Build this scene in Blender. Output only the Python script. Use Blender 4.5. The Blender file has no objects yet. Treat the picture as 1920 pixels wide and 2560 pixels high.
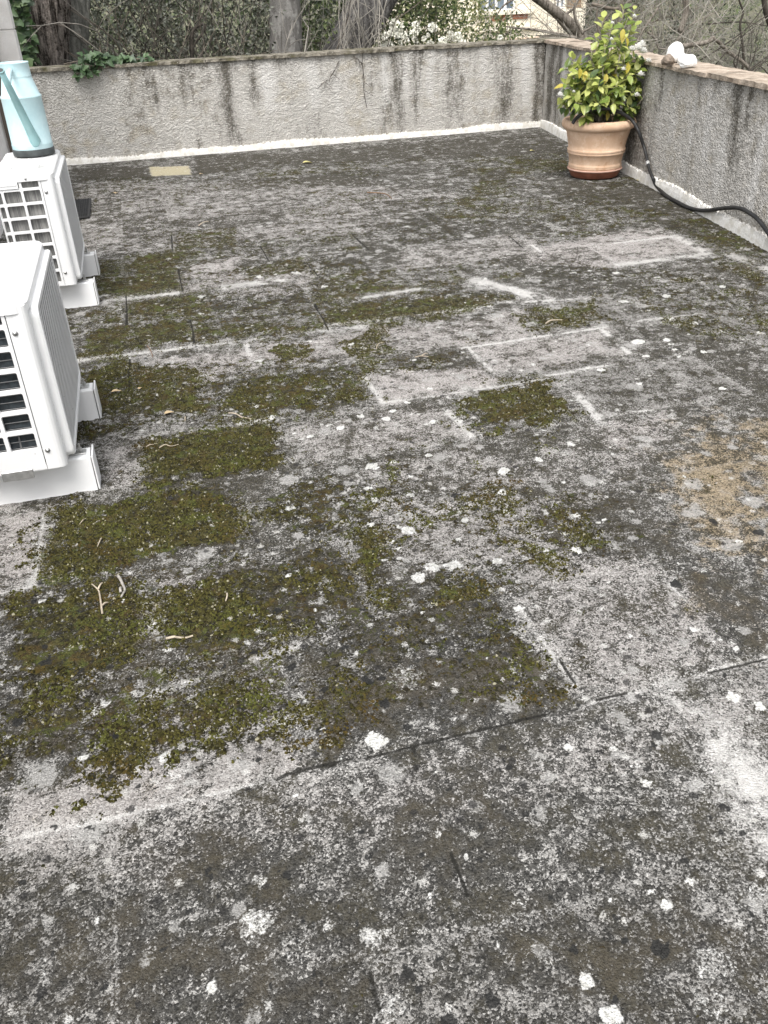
import bpy, math, random
import numpy as np
from mathutils import Vector, Matrix
random.seed(7)
S = bpy.context.scene
COL = S.collection

# ------------------------------------------------------------------ camera, sky, sun, exposure
FPX = 2106.8                                   # focal length in pixels of the 1920x2560 frame
RR = np.array([0.96256857, -0.26886373, -0.03426437])
UU = np.array([0.17120874, 0.50515054, 0.84587854])
FF = np.array([0.21011739, 0.82008245, -0.53227385])
EYE = np.array([0.0, 0.0, 1.5])
cd = bpy.data.cameras.new('camera'); cam = bpy.data.objects.new('camera', cd); COL.objects.link(cam)
cam.matrix_world = Matrix(((RR[0], UU[0], -FF[0], 0), (RR[1], UU[1], -FF[1], 0), (RR[2], UU[2], -FF[2], 1.5), (0, 0, 0, 1)))
cd.sensor_fit = 'VERTICAL'; cd.sensor_height = 24.0; cd.lens = 24.0*FPX/2560.0
cd.clip_start = 0.05; cd.clip_end = 600
S.camera = cam
SUN_EL, SUN_AZ = 60, 205                       # azimuth clockwise from +Y
w = bpy.data.worlds.new("World"); S.world = w; w.use_nodes = True
nt = w.node_tree
bg = nt.nodes['Background']
sky = nt.nodes.new('ShaderNodeTexSky'); sky.sky_type = 'NISHITA'; sky.sun_disc = False
sky.sun_elevation = math.radians(SUN_EL); sky.sun_rotation = math.radians(SUN_AZ)
sky.air_density = 1.0; sky.dust_density = 4.0; sky.ozone_density = 0.6
hs = nt.nodes.new('ShaderNodeHueSaturation'); hs.inputs['Saturation'].default_value = 0.22
nt.links.new(sky.outputs[0], hs.inputs['Color']); nt.links.new(hs.outputs[0], bg.inputs[0])
bg.inputs[1].default_value = 0.15
sl = bpy.data.lights.new('sun', 'SUN'); sl.energy = 1.2; sl.angle = math.radians(30); sl.color = (1, 0.98, 0.95)
so = bpy.data.objects.new('sun', sl); COL.objects.link(so)
az, el = math.radians(SUN_AZ), math.radians(SUN_EL)
tos = Vector((math.sin(az)*math.cos(el), math.cos(az)*math.cos(el), math.sin(el)))
so.rotation_euler = tos.to_track_quat('Z', 'Y').to_euler(); so.location = tos*30
S.view_settings.view_transform = 'Standard'; S.view_settings.look = 'None'
S.view_settings.exposure = 1.0; S.view_settings.gamma = 1

# ------------------------------------------------------------------ measuring helpers (photo pixel -> place)
def ray(x, y): return (x-960)/FPX*RR-(y-1280)/FPX*UU+FF
def at(x, y, ax, val):
    d = ray(x, y); t = (val-EYE[ax])/d[ax]; return EYE+d*t
def gnd(x, y): return at(x, y, 2, 0.0)
def gd(x, y):                                  # same, from coordinates in the 1659-wide view of the photo
    k = 1920/1659.; p = gnd(x*k, y*k); return (p[0], p[1])
V0 = np.array([4.62, 9.87, 0]); V1 = np.array([3.70, 4.507, 0])      # foot of the right parapet
WD = (V0-V1)/np.linalg.norm(V0-V1); WN = np.array([-WD[1], WD[0], 0])   # along it / out of it towards the terrace

# ------------------------------------------------------------------ numpy noise
def _h(ix, iy, s):
    n = (ix.astype(np.int64)*374761393+iy.astype(np.int64)*668265263+s*1274126177) & 0xffffffff
    n = ((n ^ (n >> 13))*1274126177) & 0xffffffff
    return ((n ^ (n >> 16)) & 0xffff)/65535.
def vn(x, y, s=0):
    ix, iy = np.floor(x), np.floor(y); fx, fy = x-ix, y-iy
    fx = fx*fx*(3-2*fx); fy = fy*fy*(3-2*fy)
    a = _h(ix, iy, s); b = _h(ix+1, iy, s); c = _h(ix, iy+1, s); d = _h(ix+1, iy+1, s)
    return (a*(1-fx)+b*fx)*(1-fy)+(c*(1-fx)+d*fx)*fy
def fbm(x, y, s=0, o=4):
    r = 0; a = .5; t = 0
    for k in range(o):
        r = r+a*vn(x*2**k, y*2**k, s+k*17); t += a; a *= .55
    return r/t
def sst(x, a, b):
    t = np.clip((x-a)/(b-a), 0, 1); return t*t*(3-2*t)

# ------------------------------------------------------------------ mesh + object helpers
def link(name, me, mat=None, parent=None, smooth=False):
    o = bpy.data.objects.new(name, me); COL.objects.link(o)
    if mat: me.materials.append(mat)
    if parent: o.parent = parent
    if smooth: me.polygons.foreach_set('use_smooth', [True]*len(me.polygons))
    return o
def tag(o, label=None, cat=None, group=None, kind=None):
    if label: o['label'] = label
    if cat: o['category'] = cat
    if group: o['group'] = group
    if kind: o['kind'] = kind
    return o
def thing(name, label, cat, loc=(0, 0, 0), rz=0, group=None):
    o = bpy.data.objects.new(name, None); COL.objects.link(o); o.empty_display_size = .1
    o.location = loc; o.rotation_euler = (0, 0, rz)
    return tag(o, label, cat, group)
class MB:
    def __init__(s): s.v = []; s.f = []
    def quad(s, a, b, c, d):
        n = len(s.v); s.v += [tuple(a), tuple(b), tuple(c), tuple(d)]; s.f.append((n, n+1, n+2, n+3))
    def box(s, x0, x1, y0, y1, z0, z1):
        n = len(s.v)
        s.v += [(x0, y0, z0), (x1, y0, z0), (x1, y1, z0), (x0, y1, z0), (x0, y0, z1), (x1, y0, z1), (x1, y1, z1), (x0, y1, z1)]
        s.f += [tuple(n+i for i in q) for q in ((0, 3, 2, 1), (4, 5, 6, 7), (0, 1, 5, 4), (1, 2, 6, 5), (2, 3, 7, 6), (3, 0, 4, 7))]
    def prism(s, pts, z0, z1):
        n = len(s.v); k = len(pts)
        s.v += [(p[0], p[1], z0) for p in pts]+[(p[0], p[1], z1) for p in pts]
        s.f.append(tuple(n+i for i in range(k-1, -1, -1))); s.f.append(tuple(n+k+i for i in range(k)))
        for i in range(k):
            j = (i+1) % k; s.f.append((n+i, n+j, n+k+j, n+k+i))
    def tube(s, pts, rad, seg=8, cap=True):
        pts = [Vector(p) for p in pts]; m = len(pts)
        if not hasattr(rad, '__len__'): rad = [rad]*m
        n0 = len(s.v); ref = None
        for i, p in enumerate(pts):
            t = (pts[min(i+1, m-1)]-pts[max(i-1, 0)])
            if t.length < 1e-9: t = Vector((0, 0, 1))
            t.normalize()
            if ref is None:
                ref = t.orthogonal().normalized()
            ref = (ref-t*ref.dot(t))
            if ref.length < 1e-6: ref = t.orthogonal()
            ref.normalize(); b = t.cross(ref)
            for k in range(seg):
                an = 2*math.pi*k/seg
                q = p+(ref*math.cos(an)+b*math.sin(an))*rad[i]; s.v.append((q.x, q.y, q.z))
        for i in range(m-1):
            for k in range(seg):
                a = n0+i*seg+k; b2 = n0+i*seg+(k+1) % seg
                s.f.append((a, b2, b2+seg, a+seg))
        if cap:
            s.f.append(tuple(n0+k for k in range(seg-1, -1, -1)))
            s.f.append(tuple(n0+(m-1)*seg+k for k in range(seg)))
    def lathe(s, prof, seg=64, c=(0, 0, 0), jit=None):
        n0 = len(s.v)
        for i, (r, z) in enumerate(prof):
            for k in range(seg):
                an = 2*math.pi*k/seg; rr = r*(1 if jit is None else 1+jit(an, z))
                s.v.append((c[0]+rr*math.cos(an), c[1]+rr*math.sin(an), c[2]+z))
        for i in range(len(prof)-1):
            for k in range(seg):
                a = n0+i*seg+k; b = n0+i*seg+(k+1) % seg
                s.f.append((a, b, b+seg, a+seg))
    def leaf(s, p, d, nrm, L, W, curl=.25, nseg=3):
        """leaf blade from p along d: pointed ellipse folded at the midrib"""
        d = Vector(d).normalized(); nrm = Vector(nrm); nrm = nrm-d*nrm.dot(d)
        if nrm.length < 1e-5: nrm = d.orthogonal()
        nrm.normalize(); sd = d.cross(nrm); p = Vector(p); n0 = len(s.v)
        if nseg == 1:
            for q in (p, p+d*L*.45+sd*W*.5+nrm*W*.12, p+d*L-nrm*curl*L*.4, p+d*L*.45-sd*W*.5+nrm*W*.12): s.v.append(tuple(q))
            s.f += [(n0, n0+1, n0+2, n0+3)]
            return
        s.v.append(tuple(p))
        for i in range(1, nseg+1):
            t = i/(nseg+1.); wd = W*.5*math.sin(math.pi*t**.85)
            c = p+d*L*t-nrm*curl*L*t*t
            s.v += [tuple(c+sd*wd+nrm*wd*.35), tuple(c), tuple(c-sd*wd+nrm*wd*.35)]
        s.v.append(tuple(p+d*L-nrm*curl*L)); e = len(s.v)-1
        s.f += [(n0, n0+1, n0+2), (n0, n0+2, n0+3)]
        for i in range(nseg-1):
            a = n0+1+3*i; s.f += [(a, a+3, a+4, a+1), (a+1, a+4, a+5, a+2)]
        a = n0+1+3*(nseg-1); s.f += [(a, e, a+1), (a+1, e, a+2)]
    def build(s, name, mat, parent=None, smooth=False, bevel=0, seg=2):
        me = bpy.data.meshes.new(name); me.from_pydata(s.v, [], s.f); me.update()
        o = link(name, me, mat, parent, smooth)
        if bevel:
            m = o.modifiers.new('bevel', 'BEVEL'); m.width = bevel; m.segments = seg; m.limit_method = 'ANGLE'; m.angle_limit = .6
            me.polygons.foreach_set('use_smooth', [True]*len(me.polygons))
            wn = o.modifiers.new('wn', 'WEIGHTED_NORMAL'); wn.keep_sharp = False
        return o
def grid_mesh(name, X, Y, Z, attrs=None):
    """X, Y, Z arrays of shape (m, n) -> mesh with float point attributes"""
    m, n = X.shape
    co = np.stack([X, Y, Z], -1).reshape(-1, 3).astype(np.float32)
    i = np.arange(m*n).reshape(m, n)
    q = np.stack([i[:-1, :-1], i[:-1, 1:], i[1:, 1:], i[1:, :-1]], -1).reshape(-1, 4).astype(np.int32)
    me = bpy.data.meshes.new(name)
    me.vertices.add(len(co)); me.vertices.foreach_set('co', co.ravel())
    me.loops.add(q.size); me.loops.foreach_set('vertex_index', q.ravel())
    me.polygons.add(len(q)); me.polygons.foreach_set('loop_start', np.arange(0, q.size, 4, dtype=np.int32))
    me.polygons.foreach_set('loop_total', np.full(len(q), 4, dtype=np.int32))
    me.polygons.foreach_set('use_smooth', np.ones(len(q), dtype=bool))
    me.update(); me.validate()
    for k, a in (attrs or {}).items():
        at_ = me.attributes.new(k, 'FLOAT', 'POINT'); at_.data.foreach_set('value', np.clip(a, 0, 1).astype(np.float32).ravel())
    return me

# ------------------------------------------------------------------ node helpers
class X:
    """a float or colour socket that can be combined with + - *"""
    def __init__(s, t, o): s.t = t; s.o = o
    def m(s, op, *b):
        n = s.t.nodes.new('ShaderNodeMath'); n.operation = op; s.t.links.new(s.o, n.inputs[0])
        for i, q in enumerate(b):
            if isinstance(q, X): s.t.links.new(q.o, n.inputs[i+1])
            else: n.inputs[i+1].default_value = q
        return X(s.t, n.outputs[0])
    def __add__(s, b): return s.m('ADD', b)
    def __sub__(s, b): return s.m('SUBTRACT', b)
    def __mul__(s, b): return s.m('MULTIPLY', b)
    def mx(s, b): return s.m('MAXIMUM', b)
    def mn(s, b): return s.m('MINIMUM', b)
    def ss(s, a, b, lo=0., hi=1.):
        n = s.t.nodes.new('ShaderNodeMapRange'); n.interpolation_type = 'SMOOTHSTEP'
        s.t.links.new(s.o, n.inputs[0])
        for i, q in ((1, a), (2, b), (3, lo), (4, hi)): n.inputs[i].default_value = q
        return X(s.t, n.outputs[0])
class Mat:
    def __init__(s, name, rough=.8, spec=.3):
        s.m = bpy.data.materials.new(name); s.m.use_nodes = True; s.t = s.m.node_tree
        s.b = s.t.nodes['Principled BSDF']; s.b.inputs['Roughness'].default_value = rough
        s.b.inputs['Specular IOR Level'].default_value = spec; s.h = None
        s.co = s.t.nodes.new('ShaderNodeTexCoord').outputs['Object']
    def vec(s, sc=(1, 1, 1), loc=(0, 0, 0)):
        n = s.t.nodes.new('ShaderNodeMapping'); s.t.links.new(s.co, n.inputs[0])
        n.inputs['Scale'].default_value = sc; n.inputs['Location'].default_value = loc
        return n.outputs[0]
    def noise(s, scale, det=3, rough=.55, sc=(1, 1, 1), loc=(0, 0, 0), dist=0):
        n = s.t.nodes.new('ShaderNodeTexNoise'); s.t.links.new(s.vec(sc, loc), n.inputs['Vector'])
        n.inputs['Scale'].default_value = scale; n.inputs['Detail'].default_value = det
        n.inputs['Roughness'].default_value = rough; n.inputs['Distortion'].default_value = dist
        return X(s.t, n.outputs['Fac'])
    def voro(s, scale, sc=(1, 1, 1), loc=(0, 0, 0), rand=1.0, feat='F1'):
        n = s.t.nodes.new('ShaderNodeTexVoronoi'); s.t.links.new(s.vec(sc, loc), n.inputs['Vector'])
        n.feature = feat; n.inputs['Scale'].default_value = scale; n.inputs['Randomness'].default_value = rand
        sp = s.t.nodes.new('ShaderNodeSeparateColor')
        if feat == 'F1': s.t.links.new(n.outputs['Color'], sp.inputs[0])
        return X(s.t, n.outputs['Distance']), X(s.t, sp.outputs[0]), X(s.t, sp.outputs[1])
    def attr(s, name):
        n = s.t.nodes.new('ShaderNodeAttribute'); n.attribute_name = name; return X(s.t, n.outputs['Fac'])
    def xyz(s, i):
        n = s.t.nodes.new('ShaderNodeSeparateXYZ'); s.t.links.new(s.co, n.inputs[0]); return X(s.t, n.outputs[i])
    def island(s):
        return X(s.t, s.t.nodes.new('ShaderNodeNewGeometry').outputs['Random Per Island'])
    def rgb(s, c):
        n = s.t.nodes.new('ShaderNodeRGB'); n.outputs[0].default_value = (*c, 1); return X(s.t, n.outputs[0])
    def mix(s, f, a, b):
        n = s.t.nodes.new('ShaderNodeMix'); n.data_type = 'RGBA'
        if isinstance(f, X): s.t.links.new(f.o, n.inputs[0])
        else: n.inputs[0].default_value = f
        for i, q in ((6, a), (7, b)):
            if isinstance(q, X): s.t.links.new(q.o, n.inputs[i])
            else: n.inputs[i].default_value = (*q, 1)
        return X(s.t, n.outputs[2])
    def col(s, c):
        if isinstance(c, X): s.t.links.new(c.o, s.b.inputs['Base Color'])
        else: s.b.inputs['Base Color'].default_value = (*c, 1)
        return s
    def rough(s, r): s.t.links.new(r.o, s.b.inputs['Roughness']); return s
    def bump(s, h, dist=.01, st=1.):
        n = s.t.nodes.new('ShaderNodeBump'); n.inputs['Strength'].default_value = st; n.inputs['Distance'].default_value = dist
        s.t.links.new(h.o, n.inputs['Height'])
        if s.h: s.t.links.new(s.h, n.inputs['Normal'])
        s.h = n.outputs[0]; s.t.links.new(s.h, s.b.inputs['Normal']); return s

def simple(name, c, rough=.6, var=.15, scale=20, spec=.35, bump=0):
    k = Mat(name, rough, spec); n = k.noise(scale, 4)
    k.col(k.mix(n.ss(.3, .7), tuple(q*(1-var) for q in c), tuple(min(1, q*(1+var)) for q in c)))
    if bump: k.bump(k.noise(scale*4, 3), bump)
    return k.m
def leafmat(name, cols, rough=.5, tr=.25, spec=.35):
    """a few leaf colours spread at random over the leaves"""
    k = Mat(name, rough, spec); r = k.island(); c = k.rgb(cols[0])
    for i, q in enumerate(cols[1:]):
        c = k.mix(r.ss((i+.6)/len(cols), (i+1.2)/len(cols)), c, q)
    n = k.noise(60, 2); c = k.mix(n.ss(.3, .8, 0, .25), c, k.mix(.5, c, (.0, .0, .0)))
    k.col(c)
    if tr:
        t = k.t.nodes.new('ShaderNodeBsdfTranslucent'); k.t.links.new(c.o, t.inputs[0])
        mx = k.t.nodes.new('ShaderNodeMixShader'); mx.inputs[0].default_value = tr
        out = k.t.nodes['Material Output']
        k.t.links.new(k.b.outputs[0], mx.inputs[1]); k.t.links.new(t.outputs[0], mx.inputs[2]); k.t.links.new(mx.outputs[0], out.inputs[0])
    return k.m

# ================================================================== TERRACE FLOOR
ROWS = [-.99, -.53, -.07, .39, .855, 1.312, 1.775, 2.237, 2.705, 3.155, 3.61, 4.10, 4.555, 5.02, 5.49, 5.95, 6.42, 6.88, 7.35, 7.8, 8.27, 8.73, 9.2, 9.66, 10.1]
CA = [-1.5, -.86, -.195, .37, 1.04, 1.64, 2.3, 2.95, 3.6, 4.3]
CB = [-1.17, -.51, .148, .81, 1.39, 2.04, 2.68, 3.33, 3.98, 4.6]
CUST = {5: [-1.17, -.51, .1, .82, 1.275, 1.95, 2.6], 4: [-1.5, -.86, -.28, .375, 1.03, 1.64, 2.3, 2.95],
        6: [-1.5, -.86, -.19, .42, 1.0, 1.6, 2.2, 2.9, 3.6], 7: [-1.17, -.515, .155, .81, 1.40, 1.825, 2.5, 3.1],
        8: CA, 9: CB, 10: CA, 11: [-1.17, -.51, .12, .80, 1.39, 1.9, 2.6, 3.44, 4.1], 12: [-.86, -.205, .255, .8, 1.42, 2.1, 2.71, 3.32, 4.0],
        13: [-1.17, -.5, .13, .93, 1.6, 2.41, 3.0, 3.6], 14: [-.86, -.21, .335, .705, 1.365, 2.0, 2.7, 3.4], 15: [-1.1, -.5, .13, .8, 1.45, 2.1, 2.75, 3.4]}
u = np.arange(-1.3, 5.35, .0088)
v = np.concatenate([np.arange(-1.2, .5, .05), np.arange(.5, 3.0, .0075), np.arange(3.0, 5.5, .012), np.arange(5.5, 9.93, .02)])
FU, FV = np.meshgrid(u, v)
wu = FU+(fbm(FU*9, FV*9, 3)-.5)*.05; wv = FV+(fbm(FU*9, FV*9, 9)-.5)*.05
fine = fbm(FU*38, FV*38, 21, 3)-.5; mid = fbm(FU*7, FV*7, 31, 4)-.5; big = fbm(FU*1.6, FV*1.6, 41, 4)-.5
rowi = np.clip(np.searchsorted(ROWS, FV)-1, 0, len(ROWS)-2)
RA = np.array(ROWS); dr = np.minimum(FV-RA[rowi], RA[rowi+1]-FV)
dc = np.full(FU.shape, 9.); tone = np.zeros(FU.shape); rowline = np.abs(dr)
for r in range(len(ROWS)-1):
    cs = np.array(CUST.get(r, CA if r % 2 == 0 else CB)); m_ = rowi == r
    uu = FU[m_]; ci = np.searchsorted(cs, uu)
    lo = np.where(ci > 0, cs[np.clip(ci-1, 0, len(cs)-1)], -9); hi = np.where(ci < len(cs), cs[np.clip(ci, 0, len(cs)-1)], 9)
    dc[m_] = np.minimum(uu-lo, hi-uu)
    rng = np.random.RandomState(100+r); tone[m_] = rng.rand(len(cs)+1)[ci]
jw = np.minimum(dr, dc)+fine*.006
def poly_mask(pts, soft=.035, nz=.10):
    P = np.array(pts); out = np.zeros(FU.shape, np.float32)
    x0, x1, y0, y1 = P[:, 0].min()-.3, P[:, 0].max()+.3, P[:, 1].min()-.3, P[:, 1].max()+.3
    ua, ub = np.searchsorted(u, [x0, x1]); va, vb = np.searchsorted(v, [y0, y1])
    if ua == ub or va == vb: return out
    sl_ = (slice(va, vb), slice(ua, ub)); x, y = FU[sl_], FV[sl_]
    ins = np.zeros(x.shape, bool); d2 = np.full(x.shape, 9.)
    for i in range(len(P)):
        a, b = P[i], P[(i+1) % len(P)]
        if a[1] != b[1]:
            c = ((a[1] > y) != (b[1] > y)) & (x < (b[0]-a[0])*(y-a[1])/(b[1]-a[1])+a[0]); ins ^= c
        e = b-a; t = np.clip(((x-a[0])*e[0]+(y-a[1])*e[1])/(e@e+1e-12), 0, 1)
        d2 = np.minimum(d2, np.hypot(x-a[0]-t*e[0], y-a[1]-t*e[1]))
    sd = np.where(ins, d2, -d2)+(mid[sl_]*1.2+fine[sl_]*.8)*nz
    out[sl_] = sst(sd, -soft, soft); return out
def line_mask(a, b, wd, soft=1.0, nz=.5):
    a, b = np.array(a), np.array(b); e = b-a; out = np.zeros(FU.shape, np.float32)
    pad = wd*3+.05
    ua, ub = np.searchsorted(u, [min(a[0], b[0])-pad, max(a[0], b[0])+pad]); va, vb = np.searchsorted(v, [min(a[1], b[1])-pad, max(a[1], b[1])+pad])
    sl_ = (slice(va, vb), slice(ua, ub)); x, y = FU[sl_], FV[sl_]
    t = np.clip(((x-a[0])*e[0]+(y-a[1])*e[1])/(e@e), 0, 1)
    d = np.hypot(x-a[0]-t*e[0], y-a[1]-t*e[1])*(1+nz*fine[sl_]*2)+mid[sl_]*wd*nz
    out[sl_] = 1-sst(d, wd*(.5-.35*soft), wd*(.5+.6*soft)); return out
moss = np.zeros(FU.shape); pale = np.zeros(FU.shape); lime = np.zeros(FU.shape); damp = np.zeros(FU.shape); ochre = np.zeros(FU.shape); sand = np.zeros(FU.shape)
MOSS = [(.85, '270,550 390,545 390,640 205,648 215,600 268,598'), (.75, '275,655 450,635 455,690 278,690'), (.7, '150,682 268,655 270,702 240,706'),
 (.9, '170,722 275,702 412,692 418,735 178,770'), (.7, '428,690 520,700 540,733 430,735'), (.8, '512,580 640,555 692,595 530,600'), (.55, '460,655 680,640 700,702 560,712 520,680'),
 (.85, '692,662 960,640 1115,645 1100,655 900,690 702,705'), (.6, '620,630 850,600 930,640 690,660'), (.75, '555,752 680,738 682,770 600,790'), (.7, '738,722 828,716 850,768 745,775'),
 (.75, '1118,680 1285,650 1330,690 1142,720'), (.85, '172,800 278,778 440,800 460,892 225,905 175,960'), (.85, '460,830 780,790 805,858 600,890 475,900'),
 (1., '298,945 590,898 628,1000 480,1030 303,1052'), (.95, '98,1110 300,1062 430,1060 540,1100 535,1180 330,1212 92,1262'), (.55, '552,1050 740,1010 800,1100 700,1180 562,1140'),
 (.75, '0,1292 200,1262 312,1240 322,1420 200,1400 0,1430'), (.8, '330,1290 480,1240 600,1300 560,1380 350,1425'), (.85, '955,862 1180,830 1255,895 1120,925 1005,928'),
 (.5, '130,1550 235,1560 225,1700 130,1715'), (.5, '0,1560 120,1500 130,1700 0,1720'), (.5, '840,430 960,425 1080,455 1075,490 960,478'), (.55, '700,362 830,365 822,385 680,378'),
 (.75, '372,502 500,492 545,533 380,542'), (.75, '1500,498 1570,490 1659,560 1659,622 1560,592'), (.5, '1480,575 1659,620 1659,715 1490,668'), (.45, '1130,550 1320,575 1330,610 1180,600'),
 (.4, '400,395 470,385 560,400 470,420'), (.35, '640,1270 900,1260 1000,1400 640,1420'), (.45, '1060,450 1300,400 1420,440 1300,500 1120,500'),
 (.45, '830,480 1000,470 1010,520 860,530'), (.5, '500,520 620,505 640,555 520,560'), (.5, '160,385 330,380 340,410 160,425'), (.45, '380,470 480,440 560,450 470,490'), (.5, '340,1420 640,1400 560,1560 380,1500'),
 (.35, '170,990 300,965 300,1060 215,1080'), (.72, '0,1285 310,1240 330,1430 200,1470 0,1540'), (.55, '0,1430 330,1430 620,1400 640,1560 480,1640 240,1640 0,1690'), (.6, '335,1290 600,1190 740,1180 760,1300 640,1420 350,1440'), (.45, '640,1270 1050,1270 1240,1430 1240,1520 700,1605 640,1560'), (.55, '180,800 620,760 800,790 800,860 640,900 180,950'), (.5, '210,600 700,560 1120,640 900,700 200,740'), (.45, '1350,600 1659,620 1659,760 1450,700'), (.4, '150,430 420,420 420,520 260,540'), (.4, '640,440 1080,420 1080,500 700,520')]
PALE = [(.75, '280,782 545,748 780,708 825,762 740,778 560,802 440,830'), (.7, '820,715 1118,672 1140,735 872,762'), (.75, '1012,752 1308,712 1358,760 1052,812'),
 (.85, '790,815 1040,792 1072,840 832,872'), (.8, '1280,920 1430,892 1452,950 1300,972'), (.45, '1250,970 1450,965 1400,1042 1290,1030'), (.75, '395,580 505,560 525,622 402,632'),
 (.5, '612,922 780,900 950,862 1030,942 650,1012'), (.85, '1135,540 1400,490 1540,540 1300,580 1150,572'), (.8, '0,1092 96,1100 74,1265 0,1282'), (.6, '212,962 298,948 300,1050 212,1055'),
 (.75, '0,1690 220,1660 500,1640 618,1662 400,1742 0,1832'), (.5, '1120,1210 1400,1200 1600,1400 1400,1482 1232,1482 1130,1322'), (.6, '325,1212 480,1222 440,1282 330,1282'),
 (.35, '330,395 720,385 720,470 330,520'), (.4, '165,395 800,390 1000,420 820,500 560,520 165,560'), (.5, '850,550 1120,500 1180,540 860,590'), (.6, '560,590 640,560 690,600 640,640 470,640'), (.4, '720,1020 1000,960 1240,1040 1000,1080'),
 (.35, '0,1832 400,1742 900,1640 1250,1560 1659,1470 1659,1580 900,1800 300,1880'), (.4, '820,1080 1240,1080 1240,1200 850,1250'), (.35, '1180,960 1280,960 1290,1100 1200,1100'), (.45, '420,1230 560,1190 560,1240'),
 (.4, '300,1520 620,1480 640,1650 330,1680')]
DAMP = [(.8, '155,365 320,358 330,388 160,388'), (.7, '425,335 640,332 640,355 415,378'), (.6, '640,330 1180,285 1240,330 640,362'), (.75, '485,388 760,378 822,400 500,412'), (.9, '990,360 1110,370 1090,395 980,380'),  # damp film; strips at the wall feet also stand in for contact shade
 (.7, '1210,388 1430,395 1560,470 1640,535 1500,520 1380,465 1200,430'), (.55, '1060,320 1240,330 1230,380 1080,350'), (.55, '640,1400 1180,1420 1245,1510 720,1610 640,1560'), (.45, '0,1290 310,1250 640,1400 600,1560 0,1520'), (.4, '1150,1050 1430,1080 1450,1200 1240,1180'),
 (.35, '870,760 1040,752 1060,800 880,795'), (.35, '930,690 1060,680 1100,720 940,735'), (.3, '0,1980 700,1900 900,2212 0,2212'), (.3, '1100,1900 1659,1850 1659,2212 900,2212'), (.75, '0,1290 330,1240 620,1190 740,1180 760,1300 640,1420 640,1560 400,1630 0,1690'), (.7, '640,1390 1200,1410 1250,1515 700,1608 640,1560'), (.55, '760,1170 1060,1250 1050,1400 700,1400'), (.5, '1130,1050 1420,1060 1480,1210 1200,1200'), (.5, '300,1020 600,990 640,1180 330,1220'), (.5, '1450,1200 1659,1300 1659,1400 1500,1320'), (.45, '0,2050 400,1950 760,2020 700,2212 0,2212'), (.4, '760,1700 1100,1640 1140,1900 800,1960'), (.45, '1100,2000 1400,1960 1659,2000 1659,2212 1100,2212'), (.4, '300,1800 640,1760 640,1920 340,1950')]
OCHRE = [(.95, '1415,1045 1450,985 1560,930 1700,910 1700,1230 1540,1230 1455,1140'), (.5, '1480,1180 1659,1180 1700,1420 1600,1400 1520,1300'), (.5, '1350,1080 1440,1040 1480,1160 1400,1160'), (.45, '1500,1190 1659,1170 1659,1300 1560,1290'), (.5, '1430,905 1480,950 1440,960'), (.3, '0,1690 560,1640 600,1680 0,1790')]
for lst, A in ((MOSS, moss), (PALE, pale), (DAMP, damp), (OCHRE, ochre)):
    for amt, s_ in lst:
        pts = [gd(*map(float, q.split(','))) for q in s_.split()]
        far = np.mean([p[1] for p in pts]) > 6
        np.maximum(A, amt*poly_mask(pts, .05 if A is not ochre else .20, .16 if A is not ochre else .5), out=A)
np.maximum(sand, poly_mask([gd(*q) for q in ((324, 361), (409, 358), (412, 377), (326, 381))], .015, .03), out=sand)
LIME = [(165, 780, 450, 746, .035), (450, 746, 700, 716, .03), (700, 716, 790, 705, .045), (30, 1812, 300, 1755, .010), (300, 1755, 600, 1681, .010),
 (1445, 1480, 1540, 1590, .07), (1530, 1580, 1659, 1750, .12), (1600, 1660, 1680, 1800, .16), (225, 652, 380, 634, .05), (475, 622, 630, 604, .09), (790, 643, 905, 625, .045), (1030, 606, 1100, 625, .10), (1100, 625, 1180, 647, .10),
 (1340, 572, 1440, 560, .06), (1430, 560, 1530, 548, .05), (1330, 525, 1460, 510, .03), (1460, 510, 1528, 548, .05), (1572, 548, 1670, 588, .07), (786, 815, 828, 870, .022), (830, 870, 940, 855, .014), (940, 855, 1190, 818, .012), (1180, 812, 1360, 782, .014),
 (1000, 752, 1310, 706, .014), (1010, 750, 1070, 808, .018), (96, 1108, 72, 1268, .016), (0, 1283, 80, 1265, .02), (318, 1230, 329, 1450, .016), (532, 1060, 550, 1195, .022), (612, 905, 642, 1012, .022), (245, 951, 420, 930, .022), (400, 935, 600, 905, .02),
 (298, 950, 300, 1060, .016), (1245, 850, 1300, 912, .035), (945, 865, 1020, 945, .02), (1425, 1240, 1490, 1305, .008), (1110, 1300, 1240, 1480, .02), (1150, 530, 1172, 545, .025), (530, 738, 552, 800, .022), (1300, 712, 1358, 762, .025), (1290, 898, 1410, 885, .012),
 (1530, 1448, 1659, 1419, .008), (1240, 1528, 1530, 1455, .012), (160, 650, 230, 640, .03), (1060, 655, 1270, 645, .03), (700, 705, 1060, 662, .012), (1370, 695, 1510, 678, .012), (330, 1500, 640, 1395, .03), (610, 1420, 660, 1600, .03)]
for x0, y0, x1, y1, wd in LIME:
    vert = abs(x1-x0) < .55*abs(y1-y0) and y0 > 850 and x0 < 1400 and x0 > 110
    m_ = line_mask(gd(x0, y0), gd(x1, y1), wd*1.0, 1.0, 1.2)
    h_ = line_mask(gd(x0, y0), gd(x1, y1), wd*2.4+.06, 1.0, 1.2)*.46
    np.maximum(lime, np.maximum(m_*(.50 if vert else (1.2 if y0 < 900 else .9)), h_), out=lime)
lime *= np.clip(.78+1.9*mid+fine*1.2, 0, 1.3)
lime = np.maximum(lime, .36*(1-sst(jw, .004, .045))*sst(tone+mid, .25, .7)*(FV < 8.5))
crack = np.zeros(FU.shape)
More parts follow.
